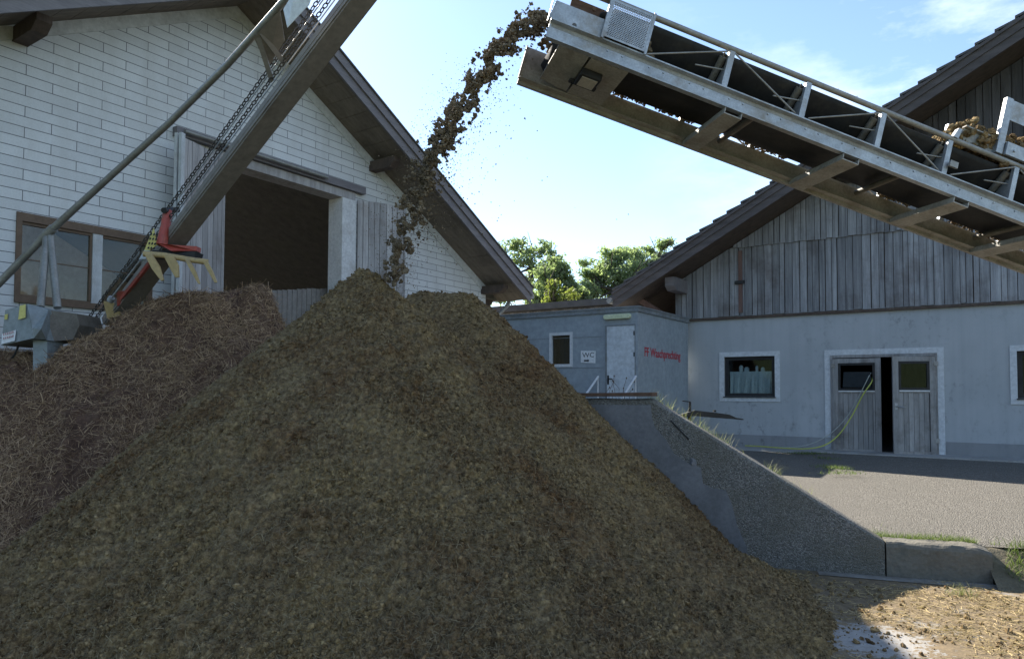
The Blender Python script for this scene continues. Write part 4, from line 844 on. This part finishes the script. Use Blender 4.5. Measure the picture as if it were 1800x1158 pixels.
# black drawbar
Yd=8.4; Mdb=base(np.array([atY(1215,735,Yd)[0],Yd,1.1])); db=thing('tow_bar','black steel tow bar with upright crank sticking out of the grass before the timber barn','tow bar',Mdb)
def Dp(x,y,d=0): return atY(x,y,Yd+d)
q=MB(); q.poly([Dp(1198,728),Dp(1222,721),Dp(1249,724),Dp(1258,725),Dp(1283,728.5),Dp(1294,734),Dp(1307,736),Dp(1307,738),Dp(1290,736.5),Dp(1255,734),Dp(1222,731),Dp(1198,734)],(0,.07,0)); q.build('bar',M['dark'],db)
q=MB(); q.box(*[Dp(1250,0)[0],Dp(1254,0)[0]],Yd+.01,Yd+.05,Dp(1250,724)[2],Dp(1250,720.5)[2]); q.build('pin',M['dark'],db)
q=MB(); q.tube([Dp(1209,760,.05),Dp(1212,735,.05),Dp(1213,706,.05)],[.025,.022,.014],8); q.tube([Dp(1213,706,.05),Dp(1200,704.5,.0)],.007,6); q.build('crank',M['dark'],db)
# hoses from the vented door
def hose(name,label,m,pts,r):
    P=[np.array(p) for p in pts]; out=[]
    for i in range(len(P)-1):
        p0=P[max(i-1,0)];p1=P[i];p2=P[i+1];p3=P[min(i+2,len(P)-1)]
        for k in range(6):
            t=k/6; out.append(.5*((2*p1)+(-p0+p2)*t+(2*p0-5*p1+4*p2-p3)*t*t+(-p0+3*p1-3*p2+p3)*t**3))
    out.append(P[-1]); q=MB(); q.tube(out,r,7); tag(q.build(name,m),label,'hose')
def Bp(x,y,d): return onplane(x,y,MRB[:3,3]+U*d,U)
hose('garden_hose','yellow green hose hanging from the tilted door pane down to the ground',M['hose'],[Bp(1534,664,.05),Bp(1531,673,-.16),Bp(1516,695,-.22),Bp(1499,728,-.26),Bp(1480,757,-.34),Bp(1462,775,-.5),Bp(1441,785,-.72),Bp(1414,788.5,-.8),Bp(1380,787.5,-.76),Bp(1340,784.5,-.7),Bp(1310,783,-.6)],.014)
hose('garden_hose','pale grey hose hanging beside the yellow green one from the door pane',M['palehose'],[Bp(1532,655,.05),Bp(1528,660,-.2),Bp(1513,690,-.18),Bp(1492,728,-.18),Bp(1470,753,-.26),Bp(1450,768,-.4),Bp(1425,780,-.55),Bp(1395,785.5,-.62),Bp(1350,786,-.6),Bp(1318,782,-.5)],.010)
# ================================================================== HEAPS
def polar(th0,th1,r0,r1,st):
    nth=int((th1-th0)/st); nr=int(math.log(r1/r0)/st); th,lr=np.meshgrid(np.linspace(th0,th1,nth),np.linspace(math.log(r0),math.log(r1),nr),indexing='ij')
    r=np.exp(lr); return r*np.sin(th),r*np.cos(th)
def hmesh(name,X,Y,H,dsp,m,keep):
    gx0,gx1=np.gradient(X); gy0,gy1=np.gradient(Y); gz0,gz1=np.gradient(H)
    n=np.stack([gy0*gz1-gz0*gy1,gz0*gx1-gx0*gz1,gx0*gy1-gy0*gx1],-1); n/=np.linalg.norm(n,axis=-1)[...,None]+1e-12; n*=np.sign(n[...,2:3]+1e-9)
    P=np.stack([X,Y,H],-1)+n*dsp[...,None]
    a,b=X.shape; I=np.arange(a*b).reshape(a,b); K=keep[:-1,:-1]&keep[1:,:-1]&keep[1:,1:]&keep[:-1,1:]
    Fa=np.stack([I[:-1,:-1],I[1:,:-1],I[1:,1:],I[:-1,1:]],-1)[K]
    used=np.unique(Fa); mp=np.full(a*b,-1); mp[used]=np.arange(len(used)); 
    return np_obj(name,P.reshape(-1,3)[used],mp[Fa],m,smooth=True,tone=np.full(len(Fa),.42)),P,n
def compost_h(x,y):
    wob=fbm(x*.7,y*.7,3,5)*.16
    d1=np.hypot(x+1.31,y-6.3); a=np.arctan2(y-6.3,x+1.31)
    rt=np.clip((x+1.6)/1.6,0,1); z1=2.81-np.sqrt(((.885-.035*rt)*d1)**2+.06**2)+rt*.30*np.maximum(d1-2.5,0)**1.25+wob*np.minimum(d1*.25,.5)+.03*np.sin(a*5+1)*np.minimum(d1,1.)
    px=np.clip(x,-.98,-.50); d2=np.hypot(x-px,y-7.5); z2=2.83-np.sqrt((.98*d2)**2+.1**2)+wob*np.minimum(d2*.25,.4)
    k=.05; h=np.maximum(k-np.abs(z1-z2),0)/k; return np.maximum(z1,z2)+h*h*k*.25
X,Y=polar(R(-50),R(33),2.3,9.6,.00155)
H=compost_h(X,Y)
wn_=(X-2.40)*wy[0]+(Y-7.03)*wy[1]; ws_=(X-2.40)*wx[0]+(Y-7.03)*wx[1]
H=np.where((wn_>-.02)&(H<wtop(ws_)+.02),-.3,H); H=np.where(wn_>.35,np.minimum(H,1.2),H)
f1=wor(X/.11,Y/.11,1); f2=wor(X/.052,Y/.052,2); f3=wor(X/.025,Y/.025,3)
msk=np.clip(.5+2.2*fbm(X*1.7,Y*1.7,3,8),.1,1)
f0=wor(X/.23+.3*fbm(X*6,Y*6,2,14),Y/.23,15)
A1=np.arctan2(Y-6.3,X+1.31); R1=np.hypot(X+1.31,Y-6.3)
dsp=.055*(.55-f0)*msk+.060*(.6-f1)*msk+.046*(.6-f2)*np.clip(.6+1.6*fbm(X*2,Y*2,3,91),.2,1.3)+.022*(.6-f3)+.06*fbm(X*2.2,Y*2.2,4,6)+.024*fbm(X*28,Y*28,4,12)+.05*np.minimum(R1*.4,1)*fbm(A1*7,R1*.8,3,19)
cp,P,Nn=hmesh('compost_pile',X,Y,H,dsp,M['compost'],H>-.06)
tag(cp,'huge brown heap of crumbly compost with a second peak filling the foreground','compost heap')
# crumbs and fibres lying on the heap (parts of it)
ok=np.argwhere((H[1:-1,1:-1]>-.02))+1; 
# only slopes that a nearby visitor could see
cw=np.clip(.5+2.4*fbm(X*2.6,Y*2.6,4,18),.03,1)[ok[:,0],ok[:,1]]; cw/=cw.sum(); sel=ok[rng.choice(len(ok),150000,p=cw)]; c=P[sel[:,0],sel[:,1]]; nn=Nn[sel[:,0],sel[:,1]]
rad=np.where(rng.uniform(size=len(c))<.025,rng.uniform(.007,.016,len(c)),.0018+rng.exponential(.0026,len(c))).clip(0,.022); c=c+nn*rad[:,None]*.35+rng.normal(size=c.shape)*.004
PP,Fa,k=clods(c,rad,jit=.4); crumb=np_obj('crumbs',PP,Fa,M['compost'],cp,tone=np.repeat(rng.beta(1.8,2.6,len(c)),k)); crumb['kind']='stuff'
def ribbons(p,d,up,L,wd,bend,seg=3,taper=False):
    """thin curved strips: p start (n,3), d direction, up normal"""
    n=len(p); d=d/np.linalg.norm(d,axis=1)[:,None]; sd=np.cross(d,up); sd/=np.linalg.norm(sd,axis=1)[:,None]+1e-9
    vs=[]
    for i in range(seg+1):
        t=i/seg; c=p+d*(L*t)[:,None]+bend*(t*t)[:,None] if False else p+d*(L*t)[:,None]+bend*(t*t)
        w_=wd*(1-t*.92 if taper else 1)
        vs+= [c-sd*w_[:,None]/2,c+sd*w_[:,None]/2]
    Vv=np.stack(vs,1); b=(np.arange(n)*(2*(seg+1)))[:,None,None]
    Fa=np.array([(2*i,2*i+1,2*i+3,2*i+2) for i in range(seg)])[None]+b; return Vv.reshape(-1,3),Fa.reshape(-1,4),seg
sel=ok[rng.choice(len(ok),80000)]; c=P[sel[:,0],sel[:,1]]; nn=Nn[sel[:,0],sel[:,1]]; d=rng.normal(size=c.shape); d-=nn*(np.sum(d*nn,1)[:,None])*.75
L=rng.uniform(.012,.05,len(c)); rv=ribbons(c+nn*.008,d,nn+rng.normal(size=c.shape)*.4,L,rng.uniform(.0014,.003,len(c)),rng.normal(size=c.shape)*.012)
fib=np_obj('fibres',rv[0],rv[1],M['fibre'],cp,tone=np.repeat(rng.beta(1.3,2.0,len(c)),rv[2])); fib['kind']='stuff'
# manure heap of straw
def manure_h(x,y):
    zt=np.interp(x,[-9,-6.6,-6.0,-5.5,-5.2,-4.8,-4.4,-4.0,-3.7,-3.4,-3.2,-3.0,-2.75,-2.3,-1],[2.0,2.1,2.1,2.1,2.25,2.65,2.85,3.08,3.18,3.16,2.95,2.4,1.7,1.0,.5])
    yf=np.interp(x,[-9,-6.5,-5,-4,-3,-1],[6.7,6.7,6.65,6.7,6.75,6.9])+.25*fbm(x*1.5,y*1.5,3,21)
    up=np.where((y-yf)*1.35<zt,(y-yf)*1.35,zt); up=zt-np.log1p(np.exp((zt-(y-yf)*1.35)*4))/4+.0
    dn=zt-(y-9.35)*.9
    lump=.42*fbm(x*1.6,y*1.6,3,22)+.26*fbm(x*4,y*4,3,23)
    bul=.28*np.exp(-((x+5.35)**2/.35+(y-7.55)**2/.3)); 
    return np.minimum(up,dn)+lump*np.clip(up,0.1,1)+bul
X2,Y2=polar(R(-47),R(-10),5.6,11.2,.0018); H2=manure_h(X2,Y2)
d2=.05*fbm(X2*12,Y2*12,4,31)+.03*(.5-wor(X2/.12,Y2/.12,33))+.02*fbm(X2*45,Y2*45,3,34)
mh,P2,N2=hmesh('manure_heap',X2,Y2,H2,d2,M['manure'],(H2>-.08)&(H2>compost_h(X2,Y2)-.5))
tag(mh,'steep heap of dark straw manure below the chain elevator at the left','manure heap')
ok2=np.argwhere((H2[1:-1,1:-1]>.0)&(H2[1:-1,1:-1]>compost_h(X2,Y2)[1:-1,1:-1]-.1))+1
sel=ok2[rng.choice(len(ok2),150000)]; c=P2[sel[:,0],sel[:,1]]; nn=N2[sel[:,0],sel[:,1]]
dn=fbm(c[:,0]*2.2,c[:,1]*2.2,3,41)+.4*fbm(c[:,0]*7,c[:,1]*7,2,43); kp=dn>rng.uniform(-.35,.22,len(c)); c=c[kp];nn=nn[kp];dn=dn[kp]
d=rng.normal(size=c.shape); d-=nn*(np.sum(d*nn,1)[:,None])*.7; d[:,2]-=.15
L=rng.uniform(.02,.13,len(c))*np.where(rng.uniform(size=len(c))<.12,1.9,1); rv=ribbons(c+nn*.012,d,nn+rng.normal(size=c.shape)*.6,L,rng.uniform(.002,.0065,len(c)),rng.normal(size=c.shape)*.016)
tn=np.clip(rng.beta(1.2,2.6,len(c))+dn*.35,0,1); stw=np_obj('loose_straw',rv[0],rv[1],M['straw'],mh,tone=np.repeat(tn,rv[2])); stw['kind']='stuff'
# litter on the yard
n=60000; S=rng.uniform(-1.6,4.6,n); T=rng.uniform(-3.6,-.05,n); dens=fbm(S*1.3,T*1.3,4,51)+.5*fbm(S*5,T*5,3,52)+np.clip((S-1.0)*.08,-.12,.2)+.25*np.exp(-((T+.55+.06*S)/.22)**2)*(S>.9)
pc_=(onplane(1535,1125,[0,0,0],Z)-MW[:3,3]); dens=dens-.45*np.exp(-((S-pc_@wx)**2/.25+(T-pc_@wy)**2/.16)); kp=dens>rng.uniform(-.12,.34,n); S,T=S[kp],T[kp]; c=np.stack([S,T,np.full(len(S),.008)+.03*np.clip(dens[kp],0,.4)*rng.uniform(size=len(S))],-1)@MW[:3,:3].T+MW[:3,3]
kp=c[:,2]>compost_h(c[:,0],c[:,1])-.02; c=c[kp]; a=rng.uniform(0,6.28,len(c)); d=np.stack([np.cos(a),np.sin(a),rng.normal(size=len(c))*.12],-1)
rv=ribbons(c,d,np.tile([0,0,1.],(len(c),1))+rng.normal(size=c.shape)*.5,rng.uniform(.015,.085,len(c)),rng.uniform(.002,.005,len(c)),rng.normal(size=c.shape)*np.array([.02,.02,.006]))
tag(np_obj('straw_litter',rv[0],rv[1],M['litter'],tone=np.repeat(rng.beta(1.5,1.5,len(c)),rv[2])),'scattered straw and chaff on the concrete yard before the low wall','straw',kind='stuff')
n=9000; S=rng.uniform(-1.6,4.4,n); T=-.1-3.4*rng.uniform(size=n)**1.0; dens=fbm(S*1.2,T*1.2,4,51)+np.where(S<1.,.12,0)
kp=dens>rng.uniform(-.1,.35,n); S,T=S[kp],T[kp]; rad=.0022+rng.exponential(.0042,len(S)); c=np.stack([S,T,rad*.5],-1)@MW[:3,:3].T+MW[:3,3]
tag(clod_obj('yard_crumbs',c,rad.clip(0,.024),M['compost'],two=True),'compost crumbs strewn over the yard beside the big heap','compost',kind='stuff')
# ================================================================== GRASS AND WEEDS
def blades(cs,h,m,wd=.006,lean=.5):
    n=len(cs); a=rng.uniform(0,6.28,n); d=np.stack([np.cos(a)*lean*.4,np.sin(a)*lean*.4,np.ones(n)],-1)+rng.normal(size=(n,3))*.1
    b=np.stack([np.cos(a),np.sin(a),-np.ones(n)*.5],-1)*(h*lean*rng.uniform(.2,1.,n))[:,None]; up=np.stack([-np.sin(a),np.cos(a),np.zeros(n)],-1); up=np.cross(d,up)
    return ribbons(cs,d,up,h,np.full(n,wd)*rng.uniform(.6,1.3,n),b,4,True)
def grass(name,pts,h,m,label,wd=.006,lean=.5):
    pts=np.asarray(pts); rv=blades(pts,h,m,wd,lean); o=np_obj(name,rv[0],rv[1],m,tone=np.repeat(rng.uniform(0,1,len(pts)),rv[2])); tag(o,label,'grass',kind='stuff')
n=0
def wpt(S,T,Zv): return np.stack([S,T,Zv],-1)@MW[:3,:3].T+MW[:3,3]
n=2600; S=rng.uniform(s3-.25,s5-.05,n); T=.26+rng.exponential(.09,n); k=fbm(S*6,T*6,2,61)>-.16+.25*(T-.26); S,T=S[k],T[k]
grass('grass',wpt(S,T,np.full(len(S),.275)),rng.uniform(.03,.12,len(S)),M['grass'],'bright green grass strip growing behind the low concrete wall',.007,.8)
n=2600; S=rng.uniform(s5-.05,s5+1.6,n); T=rng.uniform(-.22,.35,n); k=fbm(S*4,T*4,2,62)>-.08; S,T=S[k],T[k]
grass('grass',wpt(S,T,np.clip((T+.22)*.62,0,.3)-.01),rng.uniform(.04,.16,len(S)),M['grass'],'green grass tufts on the earth slope at the right end of the low wall',.007,.8)
n=400; S=rng.uniform(s2-.1,s2+.8,n); T=.25+rng.exponential(.10,n); Zv=wtop(S)-.08
k=(fbm(S*5,T*3,2,63)>-.14); S,T,Zv=S[k],T[k],Zv[k]
grass('grass',wpt(S,T,Zv),rng.uniform(.05,.25,len(S)),M['drygrass'],'tall pale grass on the bank behind the sloping retaining wall',.006,.7)
n=420; S=rng.uniform(s2+.8,s3-.6,n); T=.27+rng.exponential(.06,n); Zv=wtop(S)-.06; k=fbm(S*6,T*3,2,66)>.03; S,T,Zv=S[k],T[k],Zv[k]
grass('grass',wpt(S,T,Zv),rng.uniform(.05,.2,len(S)),M['drygrass'],'thin dry stalks along the lower edge of the sloping wall',.005,.7)
def gp(px,py,sp,n,zz=.43):
    c=onplane(px,py,[0,0,zz],Z); o=rng.normal(size=(n,3))*np.array(sp); o[:,2]=0; return c+o
pts=np.concatenate([gp(1415,797,(.22,.12,0),500),gp(1466,822,(.14,.22,0),420,.41),gp(1480,832,(.18,.1,0),200,.41),gp(1452,806,(.1,.15,0),120,.42)])
grass('grass',pts,rng.uniform(.02,.08,len(pts)),M['grass'],'small green grass patch in the paving joint before the stable door',.008,.9)
for px,py,h,lab in ((1692,1046,.16,'small yellowish weed sprouting from the straw litter'),(1575,905,.0,'')):
    if h: c=gp(px,py,(.05,.05,0),60,0.0); grass('weed',c,rng.uniform(.05,h,60),M['drygrass'],lab,.006,.9)
Mwd=frame((MW@np.array([.1,.13,0,1]))[:3]*np.array([1,1,0]),wx,wy); wd_=thing('dead_weed','dried brown weed with round seed heads on the wall before the pale door','weed',Mwd)
st_=MB();hd_=MB()
for px,hh in ((1070,.20),(1084,.26),(1088,.21),(1093,.24),(1098,.13),(1108,.12),(1078,.1),(1066,.14)):
    s,_=wl(px,690,.14); z0=float(wtop(s)); p0=(MW@np.array([s,.14,z0-.02,1]))[:3]; p1=p0+np.array([rng.normal()*.015,0,hh*.6]); p2=p1+np.array([rng.normal()*.03,rng.normal()*.02,hh*.4])
    st_.tube([p0,p1,p2],.0022,5); 
    hd_=MB(); c=p2; hd_.tube([c-[0,0,.012],c,c+[0,0,.012]],[.003,.008,.003],6); hd_.build('seed_head',M['darkwood'],wd_)
st_.build('stem',M['darkwood'],wd_)
# ================================================================== TREES
def tree(name,label,px0,Yt,clumps,mat_,nl,lsz,trunk,sec=None,limbs=()):
    """clumps: (px,py,rx_px,rz_px,weight,dY)"""
    b=atY(trunk[0][0],trunk[0][1],Yt); Mt=base(np.array([b[0],b[1],.3])); t=thing(name,label,'tree',Mt,'trees between the barns')
    q=MB(); P=[np.array([b[0],b[1],.3])]+[atY(x,y,Yt+rng.normal()*.2) for x,y in trunk]; q.tube(P,np.linspace(.22,.05,len(P)),8)
    for (x,y,rx,rz,wt,dY) in clumps:
        c=atY(x,y,Yt+dY); k=min(range(len(P)),key=lambda i:np.linalg.norm(P[i]-c)+max(0,P[i][2]-c[2])*3); m_=(P[k]+c)/2+np.array([0,0,-.2]); q.tube([P[k],m_,c],[.07,.045,.012],6)
        for j in range(4): e=c+rng.normal(size=3)*np.array([rx*Yt/F_*.6,.8,rz*Yt/F_*.6]); q.tube([m_,(m_+e)/2+rng.normal(size=3)*.08,e],[.03,.02,.006],5)
    q.build('trunk',M['bark'],t)
    tot=sum(c[4] for c in clumps); cs=[];tn=[]
    for (x,y,rx,rz,wt,dY) in clumps:
        n=int(nl*wt/tot); c=atY(x,y,Yt+dY); sc=Yt/F_
        nsub=max(4,int(n/38)); sub=rng.normal(size=(nsub,3)); sub/=np.linalg.norm(sub,axis=1)[:,None]; sub*=rng.uniform(.25,1.05,(nsub,1)); 
        rad3=np.array([rx*sc,(rx+rz)/2*sc,rz*sc]); pick=rng.integers(0,nsub,n)
        cs.append(c+sub[pick]*rad3+rng.normal(size=(n,3))*np.array([.17,.17,.12])*(.5+sc*rx*.25)); tn.append(np.clip(rng.uniform(size=nsub)[pick]*.5+rng.uniform(size=n)*.5,0,1))
    cs=np.concatenate(cs); tn=np.concatenate(tn); n=len(cs)
    d=rng.normal(size=(n,3)); d/=np.linalg.norm(d,axis=1)[:,None]; d[:,2]-=.3; e=np.cross(d,rng.normal(size=(n,3))); e/=np.linalg.norm(e,axis=1)[:,None]; s=lsz*rng.uniform(.6,1.3,n)[:,None]
    Vv=np.stack([cs-d*s,cs+e*s*.45,cs+d*s,cs-e*s*.45],1).reshape(-1,3); Fa=np.arange(n*4).reshape(-1,4)
    np_obj('crown',Vv,Fa,mat_,t,tone=tn)
tree('tree','tall loose tree with thin feathery crown rising beside the white barn eave',930,30.,[(905,432,30,14,1,0),(950,440,30,16,1.0,.5),(925,455,34,18,1.1,-.3),(895,470,22,14,.5,0),(975,458,22,16,.7,0),(952,480,36,20,1.2,.6),(925,505,24,20,.7,0),(985,490,18,22,.7,0),(880,525,30,12,.5,.4)],M['leaf'],4300,.085,[(928,545),(930,505),(936,470),(930,440)])
tree('tree','dense dark green bush-like tree in the middle behind the container',965,27.,[(965,490,26,26,1.4,0),(985,470,18,22,.8,0),(950,520,26,22,1.2,0),(980,525,26,20,1.1,.3),(1000,500,14,18,.6,0),(1020,520,18,18,.7,.3)],M['leaf'],6500,.08,[(968,550),(966,510),(972,480)])
tree('yellow_tree','small yellow green shrub glowing in front of the darker trees',975,24.,[(972,505,9,18,1,0),(978,525,12,12,1,0),(968,525,10,10,.6,0),(1005,520,9,10,.5,.3)],M['leafyellow'],1300,.065,[(975,552),(974,520),(973,495)])
tree('tree','broad round tree with pale green leaves beside the timber barn roof',1090,29.,[(1085,450,30,18,1.1,0),(1120,455,32,20,1.1,.4),(1060,470,24,20,.8,0),(1100,480,44,22,1.6,-.4),(1145,470,26,20,.9,0),(1060,505,36,24,1.4,.3),(1030,515,30,20,1.1,-.4),(1105,515,40,22,1.5,.6),(1010,525,22,14,.8,.2),(1045,490,18,14,.6,.3),(1030,480,14,10,.3,0)],M['leafpale'],15000,.078,[(1085,560),(1082,510),(1088,470),(1095,445)])
tree('tree','slender tree with wispy top twigs showing above the timber barn roof',1165,33.,[(1165,432,16,10,.7,0),(1140,440,12,9,.5,0),(1178,425,8,6,.3,0),(1155,455,20,14,.9,0),(1135,480,20,16,.8,.4),(1030,460,18,8,.4,0)],M['leafpale'],2600,.08,[(1150,560),(1150,500),(1158,450),(1166,430)])
# ================================================================== LIGHT
w=D.worlds.new('World'); SC.world=w; w.use_nodes=True; t=w.node_tree; t.nodes.clear()
sd_=np.array([-.70,1.15,1.0]); sd_/=np.linalg.norm(sd_); el=math.asin(sd_[2]); az=math.atan2(sd_[0],sd_[1])
o=t.nodes.new('ShaderNodeOutputWorld'); bg=t.nodes.new('ShaderNodeBackground'); sk=t.nodes.new('ShaderNodeTexSky'); sk.sky_type='NISHITA'; sk.sun_disc=False; sk.sun_elevation=el; sk.sun_rotation=az; sk.altitude=400; sk.air_density=SKY[0]; sk.dust_density=SKY[1]; sk.ozone_density=SKY[2]
tc=t.nodes.new('ShaderNodeTexCoord'); mp=t.nodes.new('ShaderNodeMapping'); mp.inputs['Scale'].default_value=(1.,1.,2.6); mp.inputs['Rotation'].default_value=(0,0,.5); t.links.new(tc.outputs['Generated'],mp.inputs[0])
n1=N(t,'ShaderNodeTexNoise',Scale=3.2,Detail=8,Roughness=.62); t.links.new(mp.outputs[0],n1.inputs['Vector'])
cm=ramp(t,n1.outputs['Fac'],[(.46,(0,0,0)),(.72,(.75,.75,.75))])
sx=N(t,'ShaderNodeSeparateXYZ'); t.links.new(tc.outputs['Generated'],sx.inputs[0]); mr=ramp(t,sx.outputs['X'],[(.15,(0,0,0)),(.5,(1,1,1))])
mk=mix(t,cm,mr,1.,'MULTIPLY'); col=mix(t,sk.outputs[0],CLOUD,mk)
t.links.new(col,bg.inputs['Color']); bg.inputs['Strength'].default_value=SKY[3]; t.links.new(bg.outputs[0],o.inputs[0])
L=D.lights.new('sun','SUN'); L.energy=SUN; L.angle=R(.5); L.color=(1,.93,.82); so=D.objects.new('sun',L); COL.objects.link(so); so.location=(-8,10,14)
so.rotation_euler=Vector((-sd_[0],-sd_[1],-sd_[2])).to_track_quat('-Z','Y').to_euler()
SC.view_settings.view_transform='Standard'; SC.view_settings.look='None'; SC.view_settings.exposure=EXPO; SC.view_settings.gamma=1
SC.cycles.max_bounces=8; SC.cycles.transparent_max_bounces=12; SC.cycles.use_denoising=True
